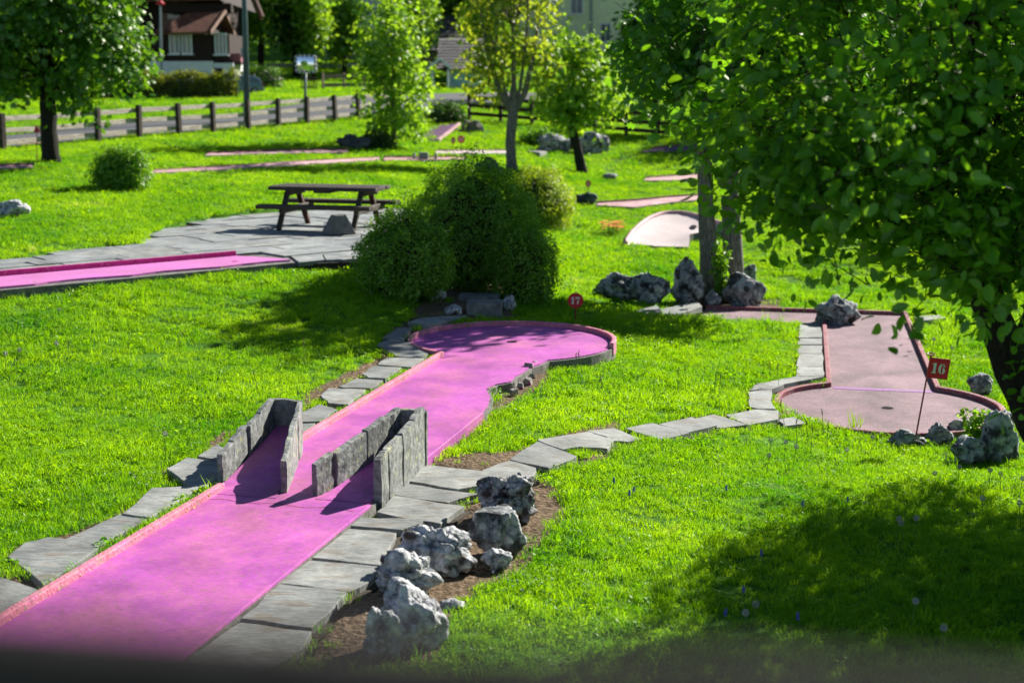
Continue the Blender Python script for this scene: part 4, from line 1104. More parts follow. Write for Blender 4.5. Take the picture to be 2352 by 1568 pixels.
# ------------------------------------------------------------------ hedge along the chalet garden
def hedge():
    a = PY(-120, 236, 67); b_ = PY(548, 226, 71)
    root = thing('hedge', 'long clipped yellowish green hedge below the chalet', 'hedge', tuple((a+b_)/2))
    rs = np.random.RandomState(61); n = 2600
    t = rs.rand(n); y = rs.uniform(-.5, .5, n); z = rs.rand(n)**.8
    face = rs.rand(n) < .5; y = np.where(face, -.5 + .15*rs.rand(n), y); z = np.where(~face, .85 + .2*rs.rand(n), z)
    d = b_-a
    hgt = 1.08 + .12*np.sin(t*40) + .06*np.sin(t*97)
    ruff = .18*np.sin(t*d[0]*2.6)
    tw = np.stack([a[0]+d[0]*t, a[1]+d[1]*t + y*1.3 + ruff, TH(a[0]+d[0]*t, a[1]+d[1]*t) + z*hgt], 1)
    ow = np.stack([np.zeros(n), np.where(face, -1.0, 0), np.where(face, .2, 1.0)], 1)
    data = cloud(tw, ow, 7, .09, .15, rs, up=.4, outb=.7)
    o = leaves_mesh('foliage', data, 'tiny', LM['hedge'], root); o['kind'] = 'stuff'
    mb = MB()
    for k in range(26):
        q = a + d*(k+.5)/26; g_ = th(q[0], q[1]); mb.tube([(q[0], q[1], g_-.1), (q[0]+.05, q[1], g_+.9)], [.05, .02], 5)
    mb.build('stem', MAT['bark_dark'], root)
    core = MB()
    for k in range(14):
        q0_, q1_ = a + d*k/14, a + d*(k+1)/14
        core.prism([(q0_[0], q0_[1]-.3), (q1_[0], q1_[1]-.3), (q1_[0], q1_[1]+.3), (q0_[0], q0_[1]+.3)], min(th(q0_[0], q0_[1]), th(q1_[0], q1_[1]))-.1, th(q0_[0], q0_[1])+.8)
    core.build('inner_twigs', LM['far_dark'], root)
hedge()

# ------------------------------------------------------------------ fences
def rail_fence(name, label, pts, post_h, rails, post_mat, rail_mat, post_w=.15, rail_h=.17, rail_t=.05, rail_off=-.09, first_gap=False):
    c = np.array(pts[0]); root = thing(name, label, 'fence', (c[0], c[1], th(c[0], c[1])))
    rr = random.Random(len(label)); G = [np.array([p[0], p[1], th(p[0], p[1])]) for p in pts]
    for g_ in G:
        mb = MB(); R = Euler((rr.uniform(-.03,.03), rr.uniform(-.03,.03), math.atan2(FD[1], FD[0])+rr.uniform(-.1,.1)), 'XYZ').to_matrix()
        mb.box((g_[0], g_[1], g_[2]+post_h/2-.1), (post_w, post_w, post_h+.2), R, taper=.95); mb.build('post', MAT[post_mat], root, bevel=.012)
    for i in range(len(G)-1):
        d = G[i+1][:2]-G[i][:2]; d /= np.linalg.norm(d); nn = np.array([d[1], -d[0]])
        for h_ in rails:
            a = G[i] + np.array([*(nn*rail_off*-1), h_+rr.uniform(-.02,.02)]); b_ = G[i+1] + np.array([*(nn*rail_off*-1), h_+rr.uniform(-.02,.02)])
            mb = MB(); mb.beam(a + np.array([*d, 0])*.02, b_ - np.array([*d, 0])*.02, rail_t, rail_h); mb.build('rail', MAT[rail_mat], root, bevel=.008)
    return root
fp = []
for u in (-95, 5, 116, 225, 320, 411, 490, 571, 640, 706, 770, 823, 872, 918):
    # intersect the sight line with the fence line
    r = ray(u, 300)[:2]; A = np.array([[FD[0], -r[0]], [FD[1], -r[1]]]); t, s_ = np.linalg.solve(A, -F0); fp.append(tuple(F0 + FD*t))
rail_fence('post_and_rail_fence', 'weathered grey post and rail fence along the road', fp, 1.10, (.24, .58, .93), 'post', 'wood_grey', .16, .145, .06, rail_off=.10)
MAT['wood_brown'] = surf('brown_fence_wood', [(.3,(.03,.02,.012)),(.7,(.10,.062,.04))], scale=4, rough=.85, bump=.4)
fr = [PY(u, 290, Y)[:2] for u, Y in ((1078,63),(1150,63),(1222,63),(1294,62.5),(1366,61),(1438,59.5),(1512,58),(1590,56.5),(1672,55),(1760,53.5),(1850,52),(1945,51),(2050,50))]
rail_fence('post_and_rail_fence', 'dark brown three-rail fence behind the young trees on the right', [tuple(q) for q in fr], 1.15, (.30, .65, 1.0), 'wood_brown', 'wood_brown', .14, .16, .05)
fl_ = [PY(u, 210, Y)[:2] for u, Y in ((742,79),(790,80),(838,81),(886,82),(934,83))]
MAT['wood_tan'] = surf('tan_rail_wood', [(.3,(.25,.17,.12)),(.7,(.46,.35,.27))], scale=4, rough=.85, bump=.3)
rail_fence('post_and_rail_fence', 'low tan rail fence on the meadow behind the traffic mirror', [tuple(q) for q in fl_], .95, (.30, .75), 'wood_tan', 'wood_tan', .1, .2, .05)
# slatted gate next to it
g0 = PY(692, 214, 79); g1 = PY(728, 214, 79)
gate = thing('slat_gate', 'small dark gate of upright slats left of the tan rail fence', 'gate', (g0[0], g0[1], th(g0[0], g0[1])))
for k in range(11):
    q = g0 + (g1-g0)*k/10; z0_ = th(q[0], q[1])
    mb = MB(); mb.box((q[0], q[1], z0_+.36), (.045, .02, .72)); mb.build('slat', MAT['wood_brown'], gate)
for hh in (.15, .6):
    mb = MB(); mb.beam((g0[0], g0[1]+.03, th(g0[0], g0[1])+hh), (g1[0], g1[1]+.03, th(g1[0], g1[1])+hh), .03, .06); mb.build('rail', MAT['wood_brown'], gate)
# roadside guard rail up the slope
MAT['steel'] = plain('galvanised_steel', (.42,.45,.48), rough=.45, metallic=.5)
gr = [PY(u, 160, Y)[:2] for u, Y in ((560,98),(620,98.5),(680,99),(740,99.5),(800,100),(860,100.5),(920,101))]
root = thing('guard_rail', 'steel guard rail along the upper road behind the meadow', 'guard rail', (gr[0][0], gr[0][1], th(*gr[0])))
GZ = [PY(0, 150, q[1])[2] for q in gr]
for k, q in enumerate(gr):
    mb = MB(); g_ = th(*q); mb.box((q[0], q[1]+.08, (g_+GZ[k])/2), (.1, .1, max(.4, GZ[k]-g_)+.1)); mb.build('post', MAT['steel'], root)
for k in range(len(gr)-1):
    mb = MB(); mb.beam((*gr[k], GZ[k]), (*gr[k+1], GZ[k+1]), .05, .3); mb.build('rail', MAT['steel'], root)

# ------------------------------------------------------------------ picnic table
def picnic():
    cx_, cy_ = P(752, 528, PZ)[:2]; cy_ += .35; yaw = math.radians(-14)
    R = Matrix.Rotation(yaw, 3, 'Z')
    def W(x, y, z): q = R @ Vector((x, y, 0)); return (cx_+q.x, cy_+q.y, PZ+.013+z)
    root = thing('picnic_table', 'dark weathered picnic table with attached benches on the flagstone patio', 'picnic table', (cx_, cy_, PZ+.013))
    rr = random.Random(2)
    for k in range(4):
        y = -.33 + k*.22
        mb = MB(); mb.beam(W(-1.05+rr.uniform(-.02,.02), y, .74), W(1.05+rr.uniform(-.02,.02), y, .74+rr.uniform(-.004,.004)), .205, .075); mb.build('tabletop_plank', MAT['wood_dark'], root, bevel=.012)
    for sgn in (-1, 1):
        for k in range(2):
            y = sgn*(.66 + k*.15)
            mb = MB(); mb.beam(W(-1.1, y, .43), W(1.1, y, .43), .14, .075); mb.build('bench_plank', MAT['wood_dark'], root, bevel=.012)
    for x in (-.72, .72):
        for sgn in (-1, 1):
            mb = MB(); mb.beam(W(x, sgn*.22,   .70), W(x, sgn*.72, -.0), .09, .15, up=(0, 1, 0)); mb.build('leg', MAT['wood_dark'] if sgn < 0 else MAT['wood_red'], root, bevel=.01)
        mb = MB(); mb.beam(W(x+.075, -.80, .36), W(x+.075, .80, .36), .06, .12); mb.build('crossbeam', MAT['wood_dark'], root, bevel=.02)
        mb = MB(); mb.beam(W(x+.075, -.40, .665), W(x+.075, .40, .665), .06, .11); mb.build('crossbeam', MAT['wood_dark'], root, bevel=.02)
    mb = MB(); mb.beam(W(0, -.40, .685), W(0, .40, .685), .3, .05); mb.build('batten', MAT['wood_dark'], root)
picnic()
# concrete parasol foot
q = P(775, 541, PZ); mb = MB(); R = Matrix.Rotation(.5, 3, 'Z')
mb.box((q[0], q[1]+.2, PZ+.015+.17), (.52, .46, .34), R, taper=.42)
foot = mb.build('parasol_base', MAT['concrete'], None, at=(q[0], q[1]+.2, PZ), bevel=.02); tag(foot, 'concrete parasol base shaped like a blunt pyramid beside the picnic table', 'parasol base')
mb = MB()
for sg in (-1, 1):
    mb.tube([(q[0]+sg*.17, q[1]+.05, PZ+.20), (q[0]+sg*.23, q[1]+.03, PZ+.235), (q[0]+sg*.235, q[1]+.03, PZ+.17), (q[0]+sg*.19, q[1]+.05, PZ+.14)], .009, 6)
h_ = mb.build('handle', MAT['steel'], foot)

# stone steps between the bushes
steps = thing('stone_steps', 'stone steps climbing between the dark green bushes', 'steps', tuple(hit(1112, 728)))
for u, v, w_, h_, d_ in ((1112, 727, 82, .19, .35), (1100, 697, 95, .10, .4), (1085, 668, 60, .10, .4)):
    b_ = hit(u, v); k_ = b_[1]/FPX; mb = MB()
    mb.box((b_[0], b_[1]+d_/2, b_[2]+h_/2-.05), (w_*k_, d_, h_+.1), Matrix.Rotation(-.03, 3, 'Z')); mb.build('step', MAT['slate'], steps, bevel=.015)

# ------------------------------------------------------------------ number signs
def digit(ch):
    """polygons in a box one unit tall."""
    if ch == '1':
        return [[(0,0),(.46,0),(.46,.07),(.37,.10),(.37,1),(.22,1),(0,.90),(0,.83),(.13,.84),(.13,.10),(0,.07)]], .46
    if ch == '7':
        return [[(.0,1),(.09,1),(.12,.97),(.62,.97),(.62,.88),(.47,.58),(.42,.30),(.44,.06),(.36,0),(.24,0),(.17,.08),(.20,.30),(.32,.56),(.46,.77),(.16,.77),(.09,.66),(.0,.66)]], .64
    def ring(cx_, cy_, rx, ry, ix, iy, a0, a1, n=14):
        o_ = [(cx_+rx*math.cos(a0+(a1-a0)*k/n), cy_+ry*math.sin(a0+(a1-a0)*k/n)) for k in range(n+1)]
        i_ = [(cx_+ix*math.cos(a0+(a1-a0)*k/n), cy_+iy*math.sin(a0+(a1-a0)*k/n)) for k in range(n, -1, -1)]
        return o_ + i_
    pi = math.pi
    if ch == '6':
        return [ring(.33,.5,.33,.5,.10,.46,pi*.54,pi*1.46), ring(.36,.30,.30,.30,.07,.24,-pi*.46,pi*.46), ring(.36,.70,.25,.30,.06,.25,pi*.10,pi*.44), ring(.50,.76,.11,.10,.0,.0,0,2*pi-.01)], .68
    if ch == '8':
        return [ring(.3,.27,.3,.27,.11,.15,0,2*pi-.01), ring(.3,.76,.25,.24,.09,.13,0,2*pi-.01)], .6
    if ch == '2':
        return [ring(.3,.72,.29,.28,.11,.13,-pi*.15,pi*.95), [(0,0),(.6,0),(.6,.18),(.26,.18),(.58,.62),(.40,.62),(0,.14)]], .6
    if ch == '3':
        return [ring(.3,.27,.3,.27,.12,.13,-pi*.85,pi*.5), ring(.3,.75,.26,.25,.1,.12,-pi*.5,pi*.85)], .6
    return [], .5
def number_sign(label, u, v_base, v_c, rpx, text, shape='round', tilt=0.0, turn=0.0, squash=1.0, topring=False, mat='red_sign', ch=.5, cu=None):
    b_ = hit(u, v_base); Y = b_[1]; c = PY(u if cu is None else cu, v_c, Y); k_ = (Y*CP_+(H-c[2])*SP_)/FPX; r = rpx*k_
    root = thing('number_sign', label, 'sign', tuple(b_))
    R = Matrix.Rotation(turn, 3, 'Z') @ Matrix.Rotation(tilt, 3, 'Y')
    axis = R @ Vector((0, 0, 1))
    bb = Vector(b_); top = Vector((c[0], c[1], c[2]))
    if shape == 'square': c0 = Vector(PY(u, v_c, Y))
    mb = MB()
    if shape == 'round': poly = [(r*math.cos(2*math.pi*k/32)*squash, r*math.sin(2*math.pi*k/32)) for k in range(32)]; ctr = top
    elif shape == 'square': poly = [(-r, -r), (r, -r), (r, r), (-r, r)]; ctr = top
    else: poly = [(-r, -r), (r, -r), (r*.15, r), (-r*.15, r)]; ctr = top
    def WP(x, z, y): return ctr + (R @ Vector((x, y, z)))
    n = len(poly); vs = [WP(x, z, -.004) for x, z in poly] + [WP(x, z, .004) for x, z in poly]
    mb.add(vs, [tuple(range(n)), tuple(range(2*n-1, n-1, -1))] + [(i, n+i, n+(i+1) % n, (i+1) % n) for i in range(n)])
    plate = mb.build('plate', MAT[mat], root, bevel=.0015)
    pole = MB()
    if shape == 'square':
        px = -r*.93
        pole.tube([WP(px, -r*8.4, .012), WP(px, r*1.25, .012)], .0085, 8)
        rp = [WP(px + .038*math.cos(a), r*1.25+.0 + .0, .012) + R @ Vector((0, .03*math.sin(a), .012*math.sin(a))) for a in np.linspace(0, 6.283, 15)]
        pole.tube(rp, .007, 6, cap=False)
    else:
        pole.tube([bb - Vector((0, 0, .1)), (bb+ctr)/2 + Vector((0, .012, 0)), ctr + Vector((0, .012, 0))], .011 if r < .15 else .012, 8)
    pole.build('pole', MAT['red_dark'], root)
    if text:
        h_ = r*2*ch; ds = [digit(t) for t in text]; gap_ = .16*h_
        tw_ = sum(d[1]*h_ for d in ds) + gap_*(len(ds)-1); x = -tw_/2
        for polys, wd in ds:
            mb = MB()
            for pl in polys:
                n = len(pl); vs = [WP((x + a*h_)*squash, -h_/2 + b2*h_, -.0068) for a, b2 in pl] + [WP((x + a*h_)*squash, -h_/2 + b2*h_, -.0042) for a, b2 in pl]
                mb.add(vs, [tuple(range(n))] + [(i, n+i, n+(i+1) % n, (i+1) % n) for i in range(n)])
            mb.build('digit', MAT['sign_white'], plate)
            x += wd*h_ + gap_
    return root
number_sign('round red sign numbered 17 at the back of the magenta round end', 1322, 742, 690, 18, '17', ch=.46)
s16 = number_sign('square red flag sign numbered 16 on a thin tilted pole', 2108, 1032, 846, 24, '16', 'square', tilt=.13, ch=.50, cu=2156)
number_sign('small oval red sign standing on the lawn right of the bushes', 1351, 458, 422, 8, '8', squash=.75, ch=.6)
number_sign('narrow red sign, left one of the distant pair', 1041, 356, 323, 8, '13', squash=.6, ch=.5)
number_sign('round red sign, right one of the distant pair', 1059, 352, 320, 8.5, '12', ch=.5)
number_sign('dark red tapered sign on a thin pole beside the left maple', 84, 372, 296, 8, '', 'taper', tilt=-.06)
# ------------------------------------------------------------------ further lanes
def far_lane(label, front, back, mat, border='border_far', z=None, bh=.05, hole=None):
    """lane given by the photo positions of its front edge (left to right); back edge the same way."""
    fw = [hit(u, v) for u, v in front]; bw = [hit(u, v) for u, v in back]
    if z is None: z = np.mean([q[2] for q in fw+bw])
    fz = [q[2]+.06 for q in fw]; bz = [q[2]+.06 for q in bw]
    c = np.mean(fw+bw, axis=0); root = thing('minigolf_lane', label, 'minigolf lane', tuple(c))
    poly = [(q[0], q[1], zz) for q, zz in zip(fw, fz)] + [(q[0], q[1], zz) for q, zz in zip(bw[::-1], bz[::-1])]
    MB().prism(poly, -.25, -.004).build('concrete_base', MAT['concrete'], root)
    g2 = [(*q, p[2]) for q, p in zip(grow(poly, -.02), poly)]
    MB().prism(g2, -.03, .004).build('playing_surface', MAT[mat], root)
    for i in range(len(bw)-1):
        mb = MB(); a = Vector((bw[i][0], bw[i][1]+.05, bz[i]+bh/2-.02)); b_ = Vector((bw[i+1][0], bw[i+1][1]+.05, bz[i+1]+bh/2-.02)); mb.beam(a, b_, .07, bh+.04); mb.build('border', MAT[border], root)
    if hole:
        q = hit(*hole); mb = MB(); vs = disc(q, .09, q[2]+.075); mb.add(vs, [tuple(range(len(vs)))]); mb.build('hole_cup', MAT['cup'], root)
    FOOT.append((grow(poly, .05), None))
    return root
far_lane('long thin pink lane across the lawn left of the light green tree', [(345,404),(520,394),(700,382),(870,372)], [(350,397),(522,387),(702,375),(872,366)], 'rose_lane', bh=.03)
far_lane('narrow rose lane running behind the dark rocks', [(470,362),(640,357),(800,354)], [(475,357),(642,351),(800,348)], 'rose_lane')
far_lane('short rose lane under the distant pair of red signs', [(1000,357),(1080,357),(1165,356)], [(1000,351),(1080,350),(1165,350)], 'pale_lane')
far_lane('low lane with small posts in front of the distant red signs', [(880,372.5),(980,372),(1070,370)], [(882,366),(980,366),(1070,365)], 'rose_lane')
far_lane('dark red lane at the left edge beside the maple trunk', [(-120,396),(0,393),(76,390)], [(-120,388),(0,386),(76,384)], 'rose_lane')
far_lane('grey-pink lane with a square hole on the slope right of the oval sign', [(1368,476),(1460,481),(1540,470),(1625,462)], [(1372,472),(1460,466),(1540,458),(1625,452)], 'rose_lane', hole=(1457,471))
far_lane('pale rose lane higher up the lawn right of the oval sign', [(1478,419),(1540,419),(1605,414)], [(1482,413),(1540,409),(1605,404)], 'rose_lane')
far_lane('purple lane in the shade below the dark brown fence', [(1470,352),(1530,351),(1600,346),(1680,340)], [(1500,345),(1545,340),(1600,335),(1680,330)], 'purple_lane')
# little stone posts on the low lane
for k, (u, w_, h_, lab) in enumerate(((951,6,14,'slim grey post left of the square block on the low far lane'), (973,22,16,'square grey block on the low far lane'), (1001,6,14,'slim grey post right of the square block on the low far lane'))):
    b_ = hit(u, 370); k_ = b_[1]/FPX; mb = MB(); mb.box((b_[0], b_[1]+.1, b_[2]+h_*k_/2), (w_*k_, .25, h_*k_+.1), None, .92)
    tag(mb.build('stone_post', MAT['granite'], None, at=tuple(b_), bevel=.02), lab, 'post')
# banked bowl lane
def bowl():
    a = hit(1480, 572); Y0 = a[1]; k_ = Y0/FPX
    root = thing('minigolf_lane', 'whitish banked minigolf lane with a curved raised rim', 'minigolf lane', tuple(a))
    pts = [(1436,562),(1442,548),(1452,534),(1470,517),(1490,503),(1512,494),(1540,489),(1570,490),(1600,496),(1630,506),(1660,516),(1690,530)]
    front = [(1436,562),(1470,564),(1505,565),(1540,566),(1582,567),(1584,548),(1584,538),(1610,533),(1640,530),(1690,534)]
    # banked plane: rises to the back
    def W(u, v):
        y = Y0 + (567 - v)*.062; return PY(u, v, y)
    rim = [W(*p) for p in pts]; fr_ = [W(*p) for p in front]
    n = len(rim)
    # surface as a fan of quads from the rim down to the front line
    def res(line, m_):
        d = [0]; 
        for i in range(1, len(line)): d.append(d[-1] + np.linalg.norm(line[i]-line[i-1]))
        d = np.array(d)/d[-1]; t = np.linspace(0, 1, m_); L_ = np.array(line)
        return np.stack([np.interp(t, d, L_[:, j]) for j in range(3)], 1)
    r_, f_ = res(rim, 24), res(fr_, 24)
    vs = []; fs = []
    for j in range(6):
        vs += list(f_*(1-j/5) + r_*(j/5) - np.array([0, 0, .10*math.sin(math.pi*j/5)]))
    for j in range(5):
        for i in range(23): fs.append((j*24+i, j*24+i+1, (j+1)*24+i+1, (j+1)*24+i))
    mb = MB(); mb.add(vs, fs); mb.build('playing_surface', MAT['pale_lane'], root, smooth=True)
    mb = MB(); sk = []
    top = list(f_) + list(r_[::-1]); n2 = len(top)
    vs = [tuple(q - np.array([0, 0, .012])) for q in top] + [(q[0], q[1], th(q[0], q[1])-.2) for q in top]
    mb.add(vs, [(i, (i+1) % n2, n2+(i+1) % n2, n2+i) for i in range(n2)]); mb.build('concrete_base', MAT['concrete'], root)
    mb = MB(); mb.tube([q + np.array([0, 0, .02]) for q in r_], .05, 8); mb.build('border', MAT['rose_lane'], root, smooth=True)
    q = W(1593, 514); mb = MB(); mb.add(disc(q, .1, q[2]+.02, 16), [tuple(range(16))])
    mb.v = [tuple(W(1593+ 8*math.cos(2*math.pi*k/16), 515 + 4*math.sin(2*math.pi*k/16)) + np.array([0, -.01, -.055])) for k in range(16)]
    mb.build('hole_cup', MAT['cup'], root)
    FOOT.append(([tuple(q[:2]) for q in top], None))
bowl()
# ramped purple lane with a pale rubble wall
def ramp_lane():
    Y0 = 60; root = thing('minigolf_lane', 'dark purple ramp of the farthest lane below the dark shrub', 'minigolf lane', tuple(PY(990, 315, Y0-5)))
    f0, f1, b1, b0 = PY(940, 322, Y0-6), PY(1003, 322, Y0-6), PY(1052, 284, Y0), PY(1000, 288, Y0)
    MB().add([f0, f1, b1, b0, f0-[0,0,1.2], f1-[0,0,1.2], b1-[0,0,1.6], b0-[0,0,1.6]], [(0,1,2,3),(0,4,5,1),(1,5,6,2),(2,6,7,3),(3,7,4,0)]).build('playing_surface', MAT['purple_lane'], root)
    mb = MB(); mb.beam(f1+[.06,0,.0], b1+[.06,0,.0], .09, .09); mb.build('border', MAT['rose_lane'], root)
    wall = thing('stone_wall', 'short wall of pale rounded stones beside the purple ramp', 'wall', tuple(PY(1075, 312, Y0-1)))
    rr = random.Random(8)
    for j in range(6):
        for i in range(8-0):
            u = 1050 + i*6.2 + (3 if j % 2 else 0) + rr.uniform(-1,1); v = 312 - j*6.4 + rr.uniform(-1, 1)
            if u < 1086 - j*6 - 6 or u > 1098 - j*.5 : 
                if not (u > 1040 + j*4): continue
            if u < 1034 + j*7: continue
            q = PY(u, v, Y0-1 + rr.uniform(-.05,.05)); S, F = rock_shape(2, 200+j*9+i, .2)
            o = mesh_obj('stone', S*np.array([.075, .12, .065])*rr.uniform(.8,1.1) + q, F, MAT['wall_stone'], wall, smooth=True)
MAT['wall_stone'] = surf('pale_wall_stone', [(.3,(.25,.2,.16)),(.6,(.48,.42,.36)),(.8,(.62,.58,.52))], scale=3, rough=.9, bump=.5)
ramp_lane()

# ------------------------------------------------------------------ chalet
MAT['timber'] = surf('dark_timber', [(.3,(.018,.010,.008)),(.6,(.045,.022,.016)),(.8,(.075,.036,.026))], scale=2, rough=.8, bump=.3, stretch=(1,1,9))
MAT['render_white'] = plain('white_render', (1.25,1.27,1.25), rough=.85, var=.05)
MAT['tiles'] = surf('clay_tiles', [(.3,(.15,.06,.035)),(.55,(.28,.12,.075)),(.8,(.36,.19,.13))], scale=3.2, rough=.8, bump=.3, detail=5)
MAT['glass'] = plain('window_glass', (.06,.08,.10), rough=.08, spec=.8)
MAT['frame_white'] = plain('white_frame', (1.2,1.22,1.22), rough=.5, var=.03)
MAT['balcony_pink'] = plain('rose_painted_balcony', (.42,.12,.16), rough=.7)
MAT['curtain'] = plain('pale_curtain', (.6,.62,.55), rough=.9)
def quadp(mb, a, b_, c, d): mb.add([a, b_, c, d], [(0, 1, 2, 3)])
def tile_roof(parent, e0, e1, r1, r0, mat, rows=14, cols=26, amp=.035, thick=.08, name='roof'):
    """slope from eave e0-e1 to ridge r0-r1, with wavy tile courses stepped over each other."""
    e0, e1, r0, r1 = [np.array(q, float) for q in (e0, e1, r0, r1)]
    nrm_ = np.cross(e1-e0, r0-e0); nrm_ /= np.linalg.norm(nrm_)
    if nrm_[2] < 0: nrm_ = -nrm_
    vs = []; fs = []; C4 = cols*4
    for j in range(rows):
        for jj in (0, 1):
            f = (j+jj)/rows
            for i in range(C4+1):
                t = i/C4
                q = (e0*(1-t)+e1*t)*(1-f) + (r0*(1-t)+r1*t)*f
                lift = amp*(.5+.5*math.cos(2*math.pi*i/4)) + (.045 if jj == 0 else .0)
                vs.append(q + nrm_*lift)
    w_ = C4+1
    for j in range(rows):
        for i in range(C4):
            a = (2*j)*w_+i; fs.append((a, a+1, a+w_+1, a+w_))
            if j < rows-1: fs.append((a+w_, a+w_+1, a+2*w_+1, a+2*w_))
    n0 = len(vs); u_ = -nrm_*thick
    vs += [e0+u_, e1+u_, r1+u_, r0+u_, e0, e1, r1, r0]
    fs += [(n0+3,n0+2,n0+1,n0),(n0,n0+1,n0+5,n0+4),(n0+1,n0+2,n0+6,n0+5),(n0+2,n0+3,n0+7,n0+6),(n0+3,n0,n0+4,n0+7)]
    return mesh_obj(name, vs, fs, MAT[mat], parent)
def window(parent, c, right, up, w_, h_, out_, frame='frame_white', panes=2, sill=True, shutter=None, curtain=False, fw=.07):
    c = Vector(c); right = Vector(right).normalized(); up = Vector(up).normalized(); out_ = Vector(out_).normalized()
    mb = MB()
    for sx in (-1, 1): mb.beam(c + right*sx*(w_/2) - up*h_/2 + out_*.03, c + right*sx*(w_/2) + up*h_/2 + out_*.03, fw, .06, up=out_)
    for sy in (-1, 1): mb.beam(c + up*sy*h_/2 - right*w_/2 + out_*.032, c + up*sy*h_/2 + right*w_/2 + out_*.032, .06, fw, up=up)
    for k in range(1, panes): 
        x = -w_/2 + w_*k/panes; mb.beam(c + right*x - up*h_/2 + out_*.028, c + right*x + up*h_/2 + out_*.028, fw*.8, .05, up=out_)
    wn_ = mb.build('window', MAT[frame], parent)
    for k in range(panes):
        x0_, x1_ = -w_/2 + w_*k/panes, -w_/2 + w_*(k+1)/panes
        m2 = MB(); quadp(m2, c+right*x0_-up*h_/2+out_*.012, c+right*x1_-up*h_/2+out_*.012, c+right*x1_+up*h_/2+out_*.012, c+right*x0_+up*h_/2+out_*.012); m2.build('pane', MAT['glass'], wn_)
    if curtain:
        m2 = MB(); m2.beam(c + right*w_*.12 - up*h_*.48 + out_*.016, c + right*w_*.12 + up*h_*.48 + out_*.016, w_*.2, .004, up=out_); m2.build('curtain', MAT['curtain'], wn_)
    if sill:
        m2 = MB(); m2.beam(c - up*(h_/2+.05) - right*(w_/2+.12) + out_*.08, c - up*(h_/2+.05) + right*(w_/2+.12) + out_*.08, .18, .07); m2.build('sill', MAT[frame], wn_)
    if shutter:
        for sx in (-1, 1):
            m2 = MB(); m2.beam(c + right*sx*(w_*.78) - up*h_*.52 + out_*.04, c + right*sx*(w_*.78) + up*h_*.52 + out_*.04, w_*.48, .04, up=out_); m2.build('shutter', MAT[shutter], wn_)
    return wn_
def chalet():
    Y0 = 80.0; k_ = Y0/FPX
    g_ = PY(450, 235, Y0); zb = th(g_[0], g_[1]) - .5
    X = lambda u, Y=Y0: PY(u, 150, Y)[0]
    Z = lambda v, Y=Y0: PY(1176, v, Y)[2]
    root = thing('chalet', 'dark brown timber chalet with a red tiled gable and white base', 'house', (X(440), Y0+3, zb))
    xl, xr = X(255), X(489); zf = Z(141)
    yb = Y0+9
    # white base storey, then timber storey of the annex
    mb = MB(); mb.box(((xl+xr)/2, (Y0+yb)/2, (zb+zf)/2), (xr-xl, yb-Y0, zf-zb)); mb.build('base_wall', MAT['render_white'], root)
    ze = Z(78); zr = Z(30)
    mb = MB(); mb.box(((xl+xr)/2, (Y0+yb)/2, (zf+ze+.25)/2+.003), (xr-xl-.04, yb-Y0-.04, ze+.25-zf)); mb.build('wall', MAT['timber'], root)
    # right end: bay with the corner window, gable above
    xg = xr; xo = X(545)
    ym = Y0 + (xo-xr)*1.0
    mb = MB(); mb.box((xr+.55, Y0+2.3, (zb+Z(145))/2), (1.1, 4.4, Z(145)-zb)); mb.build('base_wall', MAT['render_white'], root)
    mb = MB(); mb.box((xr+.45, Y0+2.3, (zf+ze)/2+.004), (.9, 4.2, ze-zf)); mb.build('wall', MAT['timber'], root)
    # roof: ridge runs left-right, near slope faces the camera, gable at the right end
    ex0, ex1 = X(352), X(487); rx0, rx1 = X(415), X(523)
    yf, yr = Y0-.9, Y0+1.6
    e0 = (X(352, yf), yf, Z(77, yf)); e1 = (X(487, yf), yf, Z(75, yf)); r0 = (X(437, yr), yr, Z(31, yr)); r1 = (X(522, yr), yr, Z(27, yr))
    rf = tile_roof(root, e0, e1, r1, r0, 'tiles', 13, 22, .03)
    b0 = (X(470, yr+2.5), yr+2.5, Z(80, yr+2.5)); b1 = (X(543, yr+2.5), yr+2.5, Z(84, yr+2.5))
    tile_roof(root, b1, b0, r0, r1, 'tiles', 8, 10, .03)
    MAT['barge'] = plain('barge_board', (.30,.17,.12))
    mb = MB(); mb.beam(np.array(r1)+[0,0,.02], np.array(b1)+[0,0,.02], .06, .2); mb.beam(np.array(r1)+[0,-.02,.02], np.array(e1)+[0,-.02,.02], .06, .2); mb.build('barge_board', MAT['barge'], rf)
    # gable infill
    mb = MB(); mb.add([np.array(e1)+[-.4,.5,-.1], np.array(r1)+[-.5,0,-.15], np.array(b1)+[-.5,-.3,-.1]], [(0,1,2)]); mb.build('gable', MAT['timber'], root)
    for u in (403, 431): window(root, (X(u), Y0+.02, Z(101)), (1,0,0), (0,0,1), .52, 1.05, (0,-1,0), curtain=True)
    window(root, (xr+.45, Y0+.18, Z(101)), (1,0,0), (0,0,1), .62, 1.1, (0,-1,0), panes=3)
    # garage openings
    for u, w_, h_ in ((492, .9, .75), (516, .75, .9)):
        yy = Y0+.09 if u < 500 else Y0+1.9
        mb = MB(); mb.box((X(u, yy), yy-.004, Z(162)-.25), (w_, .02, h_)); d_ = mb.build('garage_door', MAT['black'], root)
    # balcony
    xb0, xb1 = X(508), X(549); yb0 = Y0+.6
    mb = MB(); mb.box(((xb0+xb1)/2, yb0+1.0, Z(145)), (xb1-xb0, 2.0, .12)); bal = mb.build('balcony', MAT['timber'], root)
    nb = 9
    for k in range(nb):
        x = xb0 + (xb1-xb0)*(k+.5)/nb
        mb = MB(); mb.box((x, yb0+.03, Z(135)), ((xb1-xb0)/nb*.93, .03, Z(125)-Z(146))); mb.build('board', MAT['balcony_pink'], bal)
